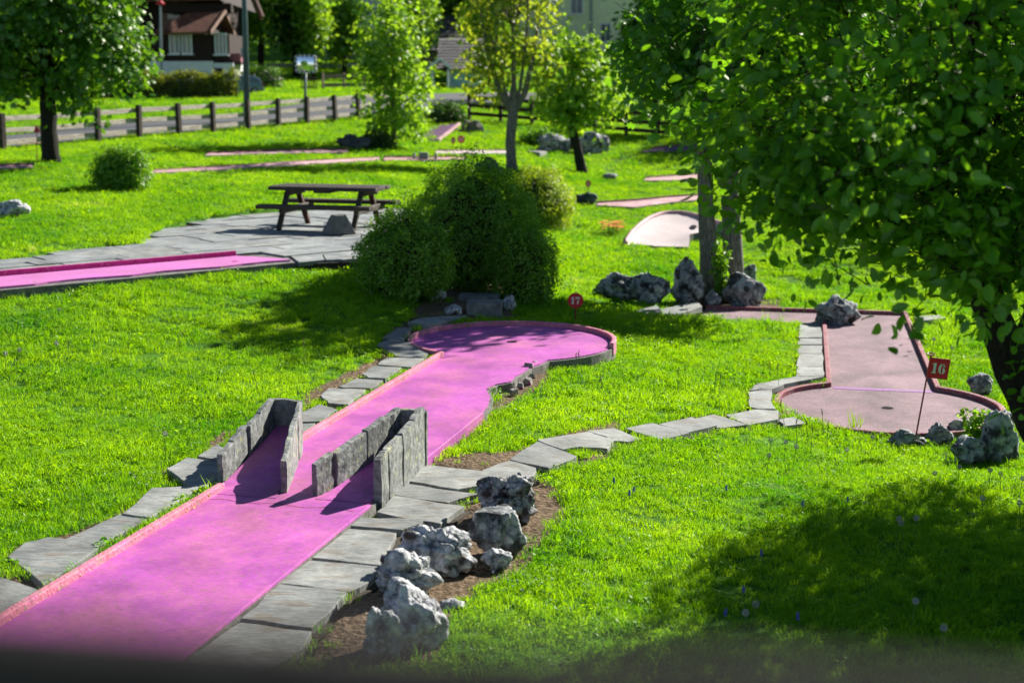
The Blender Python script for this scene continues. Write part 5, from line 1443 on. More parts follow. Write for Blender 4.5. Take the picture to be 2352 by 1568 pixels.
    mb = MB(); mb.box((xb1-.06, yb0+1.0, Z(135)), (.03, 1.9, Z(125)-Z(146))); mb.build('board', MAT['balcony_pink'], bal)
    mb = MB(); mb.beam((xb0, yb0, Z(124)), (xb1, yb0, Z(124)), .1, .05); mb.build('handrail', MAT['balcony_pink'], bal)
    mb = MB(); mb.box((X(545, Y0+2.4), Y0+2.4, (zb+Z(146))/2), (.25, .25, Z(146)-zb)); mb.build('pillar', MAT['render_white'], root)
    # main body behind and above
    ym0 = Y0+3.6; zt = Z(-40)
    mb = MB(); mb.box((X(400, ym0), ym0+4.5, (zb+zt)/2), (X(470,ym0)-X(250,ym0), 8, zt-zb)); mb.build('wall', MAT['timber'], root)
    mb = MB(); mb.box((X(405, ym0), ym0+.46, Z(38, ym0)), (1.6, .06, 1.6)); mb.build('wall', MAT['barge'], root)
    window(root, (X(400, ym0), ym0+.42, Z(25, ym0)), (1,0,0), (0,0,1), .6, .8, (0,-1,0), sill=False)
    eA = (X(250, Y0+1.2), Y0+1.2, Z(2, Y0+1.2)); eB = (X(512, Y0+1.2), Y0+1.2, Z(-2, Y0+1.2)); rB = (X(548, Y0+7), Y0+7, Z(-110, Y0+7)); rA = (X(250, Y0+7), Y0+7, Z(-110, Y0+7))
    rf2 = tile_roof(root, eA, eB, rB, rA, 'tiles', 12, 30, .03)
    mb = MB(); mb.add([np.array(eB)+[-.1,.3,-.05], np.array(eB)+[1.4,3.0,-.6], np.array(rB)+[-.1,0,-.1]], [(0,1,2)]); mb.build('gable', MAT['timber'], root)
    mb = MB(); mb.beam(np.array(rB), np.array(eB)+[1.75,3.2,-.9], .12, .35); mb.build('barge_board', MAT['barge'], rf2)
    mb = MB(); mb.box((X(455, Y0+2), Y0+2.8, Z(14)), (X(545)-X(380), 1.6, .5)); mb.build('eave_beam', MAT['timber'], root)
    FOOT.append(([(xl-1, Y0-.3), (xo+.3, Y0-.3), (xo+.3, yb), (xl-1, yb)], None))
chalet()
# red-topped slim lamp post by the chalet
b_ = PY(371, 200, 78); b_[2] = th(b_[0], b_[1]); t_ = PY(368, 12, 78)
lp = thing('slim_post', 'slim grey post with a red cap in front of the chalet wall', 'post', tuple(b_))
mb = MB(); mb.tube([b_, t_], [.09, .06], 8); mb.build('pole', MAT['steel'], lp)
mb = MB(); mb.tube([t_, t_+[0,0,.08], t_+[0,0,.3]], [.2, .24, .04], 10); mb.build('cap', MAT['red_sign'], lp)

# ------------------------------------------------------------------ tall street lamp pole
MAT['pole'] = plain('blue_grey_pole', (.10,.17,.19), rough=.5)
b_ = PY(567, 262, 57); b_[2] = th(b_[0], b_[1]); 
sl = thing('street_lamp', 'tall tapering blue-grey street lamp pole behind the fence', 'street lamp', tuple(b_))
t1 = PY(561, 0, 57); t2 = t1 + (t1-b_)*.55
mb = MB(); mb.tube([b_-[0,0,.2], t1, t2], [.135, .10, .07], 12); mb.build('pole', MAT['pole'], sl, smooth=True)
mb = MB(); mb.tube([t2, t2+[-.3,-.2,.35], t2+[-1.1,-.7,.45]], [.05,.045,.04], 8); mb.build('arm', MAT['pole'], sl)
mb = MB(); mb.box(t2+[-1.4,-.9,.43], (.65,.28,.12), Matrix.Rotation(.57, 3, 'Z')); mb.build('lamp_head', MAT['steel'], sl, bevel=.03)
mb = MB(); mb.box(PY(563, 122, 57)+[-.1,-.1,0], (.09, .06, .35)); mb.build('clamp', MAT['steel'], sl)
# ------------------------------------------------------------------ traffic mirror
def mirror():
    Yq = 58.5; b_ = PY(699, 262, Yq); b_[2] = th(b_[0], b_[1]); c = PY(703, 147, Yq); k_ = Yq/FPX
    root = thing('traffic_mirror', 'rectangular traffic mirror with a checkered rim on a grey pole', 'traffic mirror', tuple(b_))
    mb = MB(); mb.tube([b_-[0,0,.2], PY(702, 150, Yq)], .055, 10); mb.build('pole', MAT['pole'], root, smooth=True)
    hw, hh, rd = 24*k_, 20*k_, 7*k_
    def rrect(w_, h_, r_, n=6):
        out_ = []
        for cx_, cy_, a0 in ((w_-r_, h_-r_, 0), (-(w_-r_), h_-r_, 90), (-(w_-r_), -(h_-r_), 180), (w_-r_, -(h_-r_), 270)):
            for k in range(n+1):
                a = math.radians(a0 + 90*k/n); out_.append((cx_+r_*math.cos(a), cy_+r_*math.sin(a)))
        return out_
    o_ = rrect(hw, hh, rd); n = len(o_)
    f = lambda x, z, y: (c[0]+x, c[1]-.1+y, c[2]+z)
    mb = MB(); mb.add([f(x, z, 0) for x, z in o_] + [f(x, z, .08) for x, z in o_], [tuple(range(n)), tuple(range(2*n-1, n-1, -1))] + [(i, n+i, n+(i+1) % n, (i+1) % n) for i in range(n)])
    hs = mb.build('housing', MAT['frame_white'], root)
    # alternating dark patches round the rim
    MAT['rim_blue'] = plain('dark_blue_rim', (.06,.07,.16))
    per = []
    i_ = rrect(hw*.80, hh*.76, rd*.7)
    L_ = 0; seg = 30
    oo = np.array(o_ + [o_[0]]); ii = np.array(i_ + [i_[0]]); dd = np.r_[0, np.cumsum(np.linalg.norm(np.diff(oo, axis=0), axis=1))]; dd /= dd[-1]
    for k in range(0, seg, 2):
        ts = np.linspace(k/seg, (k+1)/seg, 4); q = [np.array([np.interp(t, dd, oo[:, 0])*.985, np.interp(t, dd, oo[:, 1])*.985]) for t in ts]; p = [np.array([np.interp(t, dd, ii[:, 0]), np.interp(t, dd, ii[:, 1])]) for t in ts]
        mb = MB(); vs = [f(*a, -.004) for a in q] + [f(*a, -.004) for a in p[::-1]]; mb.add(vs, [tuple(range(8))]); mb.build('rim_patch', MAT['rim_blue'], hs)
    m_, nt_, out_ = new_mat('mirror_glass'); g_ = N(nt_, 'ShaderNodeBsdfGlossy'); g_.inputs['Color'].default_value = (.8,.82,.84,1); g_.inputs['Roughness'].default_value = .05; nt_.links.new(g_.outputs[0], out_.inputs[0])
    # convex glass
    vs = []; fs = []; G_ = 10
    for j in range(G_+1):
        for i in range(G_+1):
            x, z = (i/G_*2-1), (j/G_*2-1); vs.append(f(x*hw*.79, z*hh*.75, -.006 - .05*(1-.5*(x*x+z*z))))
    for j in range(G_):
        for i in range(G_): a = j*(G_+1)+i; fs.append((a, a+1, a+G_+2, a+G_+1))
    mesh_obj('mirror_glass', vs, fs, m_, hs, smooth=True)
mirror()
# small white sign on the meadow
q = PY(727, 200, 84); g_ = th(q[0], q[1])
sg = thing('notice_board', 'small round white notice on the meadow above the slat gate', 'sign', (q[0], q[1], g_))
c_ = PY(727, 201, 84); mb = MB(); vs = [(c_[0]+.3*math.cos(a), c_[1]-.03, c_[2]+.24*math.sin(a)) for a in np.linspace(0, 6.283, 19)[:-1]]
mb.add(vs + [(x, y+.03, z) for x, y, z in vs], [tuple(range(18)), tuple(range(35, 17, -1))] + [(i, 18+i, 18+(i+1) % 18, (i+1) % 18) for i in range(18)]); mb.build('plate', MAT['frame_white'], sg)
mb = MB(); mb.tube([(q[0], q[1], g_-.1), (c_[0], c_[1], c_[2])], .03, 6); mb.build('pole', MAT['pole'], sg)

# ------------------------------------------------------------------ parked car
def car():
    Yc = 75.0; c = PY(556, 215, Yc); zg = th(c[0], c[1])
    zg = PY(556, 219, Yc)[2]
    root = thing('parked_car', 'dark blue-grey hatchback parked behind the end of the hedge', 'car', (c[0], c[1], zg))
    R = Matrix.Rotation(math.radians(22), 3, 'Z')      # nose to the left and away
    sc_ = .62
    def W(x, y, z): q = R @ Vector((x, y, 0)); return (c[0]+q.x*sc_-.25, c[1]+q.y*sc_, zg+z*sc_)
    MAT['car_paint'] = plain('blue_grey_car_paint', (.26,.36,.44), rough=.25, spec=.6, var=.03)
    MAT['tyre'] = plain('tyre', (.015,.015,.016)); MAT['rim'] = plain('alloy_rim', (.5,.52,.54), rough=.3, metallic=.6)
    MAT['lamp_red'] = plain('tail_lamp', (.45,.03,.03), rough=.2); MAT['car_glass'] = plain('car_glass', (.20,.26,.30), rough=.08, spec=.9)
    prof = [(-2.0,.35),(-2.02,.65),(-1.9,.92),(-1.0,1.04),(-.35,1.52),(.2,1.62),(1.3,1.60),(1.75,1.42),(1.98,1.0),(2.05,.7),(2.02,.36)]
    def wy(z): return .86 if z < 1.0 else .86 - (z-1.0)*.35
    vs = [W(x, -wy(z), z) for x, z in prof] + [W(x, wy(z), z) for x, z in prof]; n = len(prof)
    mb = MB(); mb.add(vs, [tuple(range(n)), tuple(range(2*n-1, n-1, -1))] + [(i, n+i, n+(i+1) % n, (i+1) % n) for i in range(n)])
    body = mb.build('body', MAT['car_paint'], root, bevel=.04)
    def pane(pts):
        mb = MB(); mb.add([W(*p) for p in pts], [tuple(range(len(pts)))]); mb.build('window', MAT['car_glass'], body)
    for s_ in (-1, 1):
        y = lambda z: s_*(wy(z)+.012)
        pane([(-.85,y(1.08),1.08),(.15,y(1.08),1.08),(.15,y(1.5),1.5),(-.3,y(1.48),1.48)]); pane([(.25,y(1.08),1.08),(1.1,y(1.08),1.08),(1.1,y(1.5),1.5),(.25,y(1.5),1.5)]); pane([(1.2,y(1.1),1.1),(1.75,y(1.12),1.12),(1.6,y(1.4),1.4),(1.2,y(1.5),1.5)])
    pane([(2.0,-.7,1.05),(2.0,.7,1.05),(1.80,.62,1.42),(1.80,-.62,1.42)])
    pane([(-1.0,-.72,1.08),(-1.0,.72,1.08),(-.42,.62,1.5),(-.42,-.62,1.5)])
    for s_ in (-1, 1):
        mb = MB(); mb.box(W(2.03, s_*.72, .88), (.07, .18, .2), R); mb.build('tail_lamp', MAT['lamp_red'], body)
        mb = MB(); mb.box(W(-1.98, s_*.66, .74), (.07, .2, .12), R); mb.build('headlight', MAT['frame_white'], body)
    mb = MB(); mb.box(W(2.06, 0, .5), (.12, 1.05, .16), R); mb.build('bumper', MAT['rim'], body, bevel=.02)
    for x in (-1.3, 1.3):
        for s_ in (-1, 1):
            mb = MB(); mb.tube([W(x, s_*.70, .33), W(x, s_*.89, .33)], .33*sc_, 18); wh = mb.build('wheel', MAT['tyre'], root)
            mb = MB(); mb.tube([W(x, s_*.86, .33), W(x, s_*.905, .33)], .2*sc_, 14); mb.build('rim', MAT['rim'], wh)
car()

# ------------------------------------------------------------------ other houses
def house(label, u0, u1, vbase, vtop, Y, wall, name='house', depth=9, roof=True, wins=(), roof_mat='tiles', extra=None, shutter=None):
    a = PY(u0, vbase, Y); b_ = PY(u1, vbase, Y); zt = PY(u0, vtop, Y)[2]; zb = min(th(a[0], Y), a[2]) - 1.0
    root = thing(name, label, 'house', ((a[0]+b_[0])/2, Y+depth/2, zb+1))
    mb = MB(); mb.box(((a[0]+b_[0])/2, Y+depth/2, (zb+zt)/2), (b_[0]-a[0], depth, zt-zb)); mb.build('wall', wall, root)
    if roof:
        e0 = np.array([a[0]-.6, Y-.7, zt]); e1 = np.array([b_[0]+.6, Y-.7, zt]); rh = depth*.32
        r0 = np.array([a[0]-.6, Y+depth/2, zt+rh]); r1 = np.array([b_[0]+.6, Y+depth/2, zt+rh])
        f0 = np.array([a[0]-.6, Y+depth+.7, zt]); f1 = np.array([b_[0]+.6, Y+depth+.7, zt])
        tile_roof(root, e0, e1, r1, r0, roof_mat, 10, 24, .04); tile_roof(root, f1, f0, r0, r1, roof_mat, 6, 12, .04)
        mb = MB()
        for q in (a[0], b_[0]): mb.add([(q, Y, zt), (q, Y+depth, zt), (q, Y+depth/2, zt+rh-.1)], [(0,1,2)])
        mb.build('gable', wall, root)
    for (u, v, wpx, hpx) in wins:
        c = PY(u, v, Y); window(root, (c[0], Y-.001, c[2]), (1,0,0), (0,0,1), wpx*Y/FPX, hpx*Y/FPX, (0,-1,0), panes=2, shutter=shutter)
    if extra: extra(root, Y)
    return root
MAT['grey_wall'] = plain('grey_house_wall', (.20,.20,.22), rough=.9, var=.08)
MAT['yellow_wall'] = plain('pale_yellow_render', (1.35,1.32,.72), rough=.9, var=.05)
MAT['lilac_wall'] = plain('pale_lilac_render', (.85,.82,1.0), rough=.9, var=.06)
MAT['blue_wall'] = plain('pale_blue_garage', (.6,.95,1.15), rough=.7, var=.06)
MAT['tan_wall'] = plain('tan_gable', (.42,.36,.30), rough=.9)
MAT['dark_shutter'] = plain('dark_shutter', (.03,.045,.07)); MAT['slate_roof'] = plain('dark_slate_roof', (.10,.09,.10))
def balc(root, Y):
    for v in (48, 92):
        c = PY(848, v, Y-1.2); k_ = Y/FPX
        mb = MB(); mb.box((c[0], Y-.6, c[2]-.5), (115*k_, 1.25, .18)); bl = mb.build('balcony', MAT['frame_white'], root)
        for i in range(14):
            x = c[0] + (-.5 + (i+.5)/14)*115*k_; mb = MB(); mb.box((x, Y-1.2, c[2]), (115*k_/14*.7, .05, .85)); mb.build('board', MAT['frame_white'], bl)
house('grey and lilac apartment house with white balconies behind the young trees', 795, 915, 140, -60, 121, MAT['lilac_wall'], roof=True, wins=((835,25,26,34),(880,25,26,34),(835,70,22,26),(880,70,22,26),(835,118,30,30)), extra=balc, roof_mat='slate_roof')
house('dark grey barn-like house left of the balconies', 722, 794, 140, 18, 119, MAT['grey_wall'], depth=10, roof_mat='slate_roof', wins=((752,60,14,14),))
def pipe(root, Y):
    a = PY(1358, -60, Y-.15); b_ = PY(1358, 120, Y-.15); mb = MB(); mb.tube([a, b_], .09, 8); mb.build('downpipe', MAT['steel'], root)
house('pale yellow house with dark shuttered windows behind the trees', 1175, 1600, 150, -110, 112, MAT['yellow_wall'], depth=12, wins=((1325,12,26,38),(1391,76,22,40),(1200,20,24,36),(1262,20,24,36),(1480,30,24,36),(1262,95,24,36)), extra=pipe, shutter=None)
house('low pale blue garage beyond the lawn', 1028, 1100, 214, 160, 88, MAT['blue_wall'], depth=6, roof_mat='slate_roof', wins=())
house('low tan gabled house above the blue garage', 972, 1050, 170, 118, 101, MAT['tan_wall'], depth=8, roof_mat='slate_roof', wins=((1010,145,14,14),))
# little tiled porch beside the garage
c_ = PY(1012, 215, 86); zg = th(c_[0], c_[1]); pr = thing('porch', 'small tiled porch roof on white posts beside the blue garage', 'porch', (c_[0], c_[1], zg))
zt = PY(1012, 160, 86)[2]
for dx in (-.5, .45):
    for dy in (0, 1.2): mb = MB(); mb.box((c_[0]+dx, c_[1]+dy, (zg+zt)/2-.1), (.12, .12, zt-zg+.2)); mb.build('post', MAT['frame_white'], pr)
e0 = (c_[0]-.75, c_[1]-.3, zt); e1 = (c_[0]-.75, c_[1]+1.6, zt); r0 = (c_[0], c_[1]-.3, zt+.6); r1 = (c_[0], c_[1]+1.6, zt+.6); f0 = (c_[0]+.7, c_[1]-.3, zt); f1 = (c_[0]+.7, c_[1]+1.6, zt)
tile_roof(pr, e0, e1, r1, r0, 'tiles', 6, 8, .03); tile_roof(pr, f1, f0, r0, r1, 'tiles', 6, 8, .03)
for p_ in (e0, f0):
    mb = MB(); mb.beam(np.array(p_)+[0,-.03,.02], np.array(r0)+[0,-.03,.02], .04, .16); mb.build('barge_board', MAT['frame_white'], pr)

# ------------------------------------------------------------------ background trees
def far_tree(label, u, vbase, vtop, wpx, Y, mat, seed, n=420, size=.42, gap=.25, bark='bark_dark', name='tree', lobes=6):
    k_ = Y/FPX; c0 = PY(u, vbase, Y); g_ = th(c0[0], Y); zt = PY(u, vtop, Y)[2]; Hh = zt - g_; W = wpx*k_
    rs = np.random.RandomState(seed); zc = g_ + Hh*.57
    ell = [((c0[0], Y, zc), (W*.42, W*.4, Hh*.42))]
    for _ in range(lobes):
        a = rs.uniform(0, 6.28); f = rs.uniform(-.32, .36)
        ell.append(((c0[0]+math.cos(a)*W*.28, Y+math.sin(a)*W*.28, zc+Hh*f), (W*.24, W*.24, Hh*.15)))
    return tree(label, [(c0[0], Y, g_, W*.055+.05), (c0[0]+.1, Y, g_+Hh*.3, W*.045+.04), (c0[0], Y, g_+Hh*.7, W*.02+.02)], ell, 'tiny', n, 9, size, size*.85, mat, bark, seed=seed, gap=gap, gfreq=.35, nl=10, name=name, shell=3.0)
far_tree('tall dark tree with a bright right edge behind the guard rail', 680, 140, -120, 130, 93, LM['far_dark'], 101, 620)
far_tree('bright green tree right of the tall dark tree', 718, 140, -70, 70, 91, LM['light'], 102, 300)
far_tree('olive green tree behind the street lamp pole', 598, 150, -110, 110, 92, LM['light'], 103, 420)
far_tree('slender pale birch-like tree in front of the dark grey house', 790, 150, -60, 74, 96, LM['light'], 104, 300)
far_tree('bright yellow-green tree behind the top of the slender young tree', 945, 150, -90, 130, 98, LM['light'], 105, 500)
far_tree('large bright green tree left of the yellow house', 1010, 130, -160, 150, 108, LM['light'], 106, 520)
far_tree('dark tree between the chalet and the street lamp', 535, 160, -120, 80, 96, LM['far_dark'], 107, 300)
far_tree('dark green tree behind the tan house', 1075, 140, -80, 110, 106, LM['far_dark'], 108, 380)
far_tree('green tree in front of the yellow house behind the dark maple', 1500, 200, -120, 190, 80, LM['far_dark'], 109, 600)
far_tree('green tree seen through the gap right of the maple crown', 1760, 260, -120, 220, 66, LM['far'], 110, 600, .34)
far_tree('dark tree behind the right side of the large foreground tree', 2000, 260, -160, 260, 62, LM['far_dark'], 111, 700, .34)
far_tree('yellow-green tree seen right of the foreground trunk', 2300, 270, -100, 230, 58, LM['gold'], 112, 600, .32)
far_tree('dark tree behind the chalet roof', 430, 160, -170, 220, 104, LM['far_dark'], 113, 520)
far_tree('dark tree at the far left behind the broad maple', 60, 200, -160, 240, 88, LM['far_dark'], 114, 600)
far_tree('dark tree between the left maple and the chalet', 220, 200, -140, 180, 90, LM['far_dark'], 115, 480)
far_tree('bright tree behind the blue garage', 1120, 190, -60, 120, 99, LM['light'], 116, 420)
far_tree('pale green tree behind the balconies', 860, 150, -140, 160, 135, LM['light'], 117, 420)
# wooded hillside behind everything
def forest():
    rs = np.random.RandomState(9); n = 2600
    x = rs.uniform(-95, 95, n); y = rs.uniform(135, 215, n); z = TH(x, y) + rs.uniform(.5, 12, n)*(.6+.4*np.sin(x*.35)*np.cos(y*.21))
    tw = np.stack([x, y, z], 1); ow = nrm(rs.normal(size=(n, 3)) + np.array([0, -.6, .6]))
    data = cloud(tw, ow, 9, 1.3, 1.5, rs, up=.6)
    o = leaves_mesh('far_woodland', data, 'tiny', LM['far'], None); o['kind'] = 'stuff'
    o['label'] = 'dark wooded hillside behind the houses'
forest()

# ------------------------------------------------------------------ wooden railing right in front of the camera
def railing():
    MAT['rail_wood'] = surf('railing_wood', [(.3,(.06,.05,.048)),(.7,(.11,.095,.092))], scale=5, rough=.9, bump=.3, stretch=(6,1,1), spec=.1)
    a = PY(-1500, 1292, .42); b_ = PY(3900, 1690, .45)
    root = thing('wooden_railing', 'dark blurred wooden railing across the bottom, close to the camera', 'railing', ((a[0]+b_[0])/2, a[1], 1.6))
    mb = MB(); mb.beam(a - np.array([0,0,.07]), b_ - np.array([0,0,.07]), .026, .14); mb.build('handrail', MAT['rail_wood'], root, bevel=.01)
    for hh in (.35, .62):
        mb = MB(); mb.beam(a - np.array([0,-.02,hh]), b_ - np.array([0,-.02,hh]), .03, .14); mb.build('board', MAT['rail_wood'], root, bevel=.006)
    for x in (a[0]+.06, b_[0]-.06):
        mb = MB(); mb.box((x, a[1]+.08, 2.2), (.1, .1, 1.35)); mb.build('post', MAT['rail_wood'], root, bevel=.01)
    mb = MB(); mb.box((0, -1.1, .75), (6, 3.3, 1.55)); struct(mb.build('terrace', MAT['concrete'], None, at=(0, -1.1, 1.5)))
railing()

# ------------------------------------------------------------------ grass
def tuft(seed, n, r, h, wd, lean):
    rs = np.random.RandomState(seed); vs = []; fs = []
    for k in range(n):
        a = rs.uniform(0, 6.283); d = r*math.sqrt(rs.rand()); bx, by = d*math.cos(a), d*math.sin(a)
        hh = h*rs.uniform(.55, 1.2); la = rs.uniform(0, 6.283); ll = lean*hh*rs.uniform(.3, 1.3)
        dx, dy = math.cos(la)*ll, math.sin(la)*ll; sa = rs.uniform(0, 6.283); sx, sy = math.cos(sa)*wd/2, math.sin(sa)*wd/2
        n0 = len(vs)
        vs += [(bx-sx, by-sy, -.01), (bx+sx, by+sy, -.01), (bx+dx*.4-sx*.85, by+dy*.4-sy*.85, hh*.6), (bx+dx*.4+sx*.85, by+dy*.4+sy*.85, hh*.6), (bx+dx, by+dy, hh*(1-.25*lean*rs.rand()))]
        fs += [(n0, n0+1, n0+3, n0+2), (n0+2, n0+3, n0+4)]
    me = bpy.data.meshes.new('grass_tuft'); me.from_pydata(vs, [], fs); me.update(); me.materials.append(LM['grass']); return me
def clover(seed, n, r):
    rs = np.random.RandomState(seed); vs = []; fs = []
    for k in range(n):
        a = rs.uniform(0, 6.283); d = r*math.sqrt(rs.rand()); c = np.array([d*math.cos(a), d*math.sin(a), rs.uniform(.02, .055)])
        s_ = rs.uniform(.008, .016); nn = nrm(rs.normal(size=3)*.5 + [0, 0, 1]); t1 = nrm(np.cross(nn, rs.normal(size=3))); t2 = np.cross(nn, t1)
        n0 = len(vs); vs += [tuple(c + s_*(math.cos(q)*t1 + .7*math.sin(q)*t2)) for q in (0, 1.2, 2.2, 3.14, 4.1, 5.1)]; fs.append(tuple(range(n0, n0+6)))
    me = bpy.data.meshes.new('lawn_weed'); me.from_pydata(vs, [], fs); me.update(); me.materials.append(LM['grass']); return me
LM['grass'] = leaf_mat('grass_blade', (.04,.165,.002), (.23,.46,.005), (.11,.40,.002), (.54,.80,.005), trans=.5, gloss=.02, rough=.5, use='inst')
TUFT = bpy.data.collections.new('grass_kinds')
for k, me in enumerate([tuft(1, 30, .07, .046, .0048, .8), tuft(2, 30, .07, .055, .0048, 1.0), tuft(3, 22, .06, .072, .005, .9), clover(4, 20, .07), tuft(5, 14, .05, .14, .005, .9), tuft(6, 30, .09, .055, .008, 1.0)]):
    o = bpy.data.objects.new('tuft_%s' % 'abcdef'[k], me); TUFT.objects.link(o)
def grass():
    rs = np.random.RandomState(77); PX = []; PYs = []; SCL = []; IDX = []
    for y0, y1, den, sc0, sc1 in ((5.6, 9, 330, .75, 1.15), (9, 14, 260, .8, 1.2), (14, 20, 170, .9, 1.4), (20, 30, 95, 1.0, 1.8), (30, 46, 46, 1.3, 2.4), (46, 75, 16, 2.0, 4.0), (75, 115, 6, 3, 6)):
        wmax = .40*y1 + 2.0; n = int(den*(y1-y0)*2*wmax)
        y = rs.uniform(y0, y1, n); x = rs.uniform(-1, 1, n)*wmax; keep = np.abs(x) < .40*y + 2.0
        x, y = x[keep], y[keep]
        PX.append(x); PYs.append(y); SCL.append(rs.uniform(sc0, sc1, len(x)))
    x = np.concatenate(PX); y = np.concatenate(PYs); sc = np.concatenate(SCL)
    ok = np.ones(len(x), bool)
    for poly, zz in FOOT:
        xs = [p[0] for p in poly]; ys = [p[1] for p in poly]
        b_ = (x > min(xs)) & (x < max(xs)) & (y > min(ys)) & (y < max(ys)); i = np.where(b_)[0]
        if len(i): ok[i[in_poly(x[i], y[i], poly)]] = False
    dirt = np.zeros(len(x), bool)
    for poly in DIRT:
        dirt |= in_poly(x, y, poly)
    patch = np.sin(x*1.7+2*np.sin(y*.9))*np.cos(y*1.3+1.5*np.sin(x*1.1)) + .6*np.sin(x*4.1+y*3.3)*np.sin(y*4.7-x*2.2)
    ok &= ~(dirt & (rs.rand(len(x)) > .02 + .07*(patch > .5)))
    ok &= ~((patch < -1.0) & (rs.rand(len(x)) < .55))       # thin, worn spots
    x, y, sc, patch, dirt = x[ok], y[ok], sc[ok], patch[ok], dirt[ok]
    sc = sc*(1 + .22*np.clip(patch, -1, 1)); sc[dirt] *= .6
    z = TH(x, y) + .018*np.sin(x*2.1+1.3*np.cos(y*1.7))*np.cos(y*1.9+.7*np.sin(x*2.3))*np.clip((y-5)/3, 0, 1)
    idx = rs.choice(6, len(x), p=[.36, .30, .15, .06, .012, .118]); idx[(y < 20) & (idx == 5)] = 0
    rot = np.stack([rs.normal(size=len(x))*.12, rs.normal(size=len(x))*.12, rs.uniform(0, 6.283, len(x))], 1)
    hs = np.stack([sc, sc, np.where(y > 30, 1 + (sc-1)*.45, sc)], 1)
    me = bpy.data.meshes.new('lawn_grass'); me.vertices.add(len(x)); me.vertices.foreach_set('co', np.stack([x, y, z], 1).astype(np.float32).ravel())
    for nm, tp, arr in (('rot', 'FLOAT_VECTOR', rot), ('scl', 'FLOAT_VECTOR', hs)):
        a = me.attributes.new(nm, tp, 'POINT'); a.data.foreach_set('vector', arr.astype(np.float32).ravel())
    a = me.attributes.new('idx', 'INT', 'POINT'); a.data.foreach_set('value', idx.astype(np.int32))
    o = bpy.data.objects.new('lawn_grass', me); COL.objects.link(o); o['kind'] = 'stuff'; o['label'] = 'bright green short lawn grass'
    ng = bpy.data.node_groups.new('scatter_grass', 'GeometryNodeTree')
    ng.interface.new_socket('Geometry', in_out='INPUT', socket_type='NodeSocketGeometry'); ng.interface.new_socket('Geometry', in_out='OUTPUT', socket_type='NodeSocketGeometry')
    gi = ng.nodes.new('NodeGroupInput'); go = ng.nodes.new('NodeGroupOutput'); ip = ng.nodes.new('GeometryNodeInstanceOnPoints'); ci = ng.nodes.new('GeometryNodeCollectionInfo')
    ci.inputs['Collection'].default_value = TUFT; ci.inputs['Separate Children'].default_value = True; ci.inputs['Reset Children'].default_value = True
    ip.inputs['Pick Instance'].default_value = True
    def na(nm, tp):
        q = ng.nodes.new('GeometryNodeInputNamedAttribute'); q.data_type = tp; q.inputs['Name'].default_value = nm; return q
    L = ng.links.new
    e2r = ng.nodes.new('FunctionNodeEulerToRotation'); ra = na('rot', 'FLOAT_VECTOR'); L(ra.outputs['Attribute'], e2r.inputs[0])
    L(gi.outputs[0], ip.inputs['Points']); L(ci.outputs[0], ip.inputs['Instance']); L(e2r.outputs[0], ip.inputs['Rotation'])
    L(na('scl', 'FLOAT_VECTOR').outputs['Attribute'], ip.inputs['Scale']); L(na('idx', 'INT').outputs['Attribute'], ip.inputs['Instance Index']); L(ip.outputs[0], go.inputs[0])
    md = o.modifiers.new('scatter', 'NODES'); md.node_group = ng
    print('grass tufts', len(x))
grass()

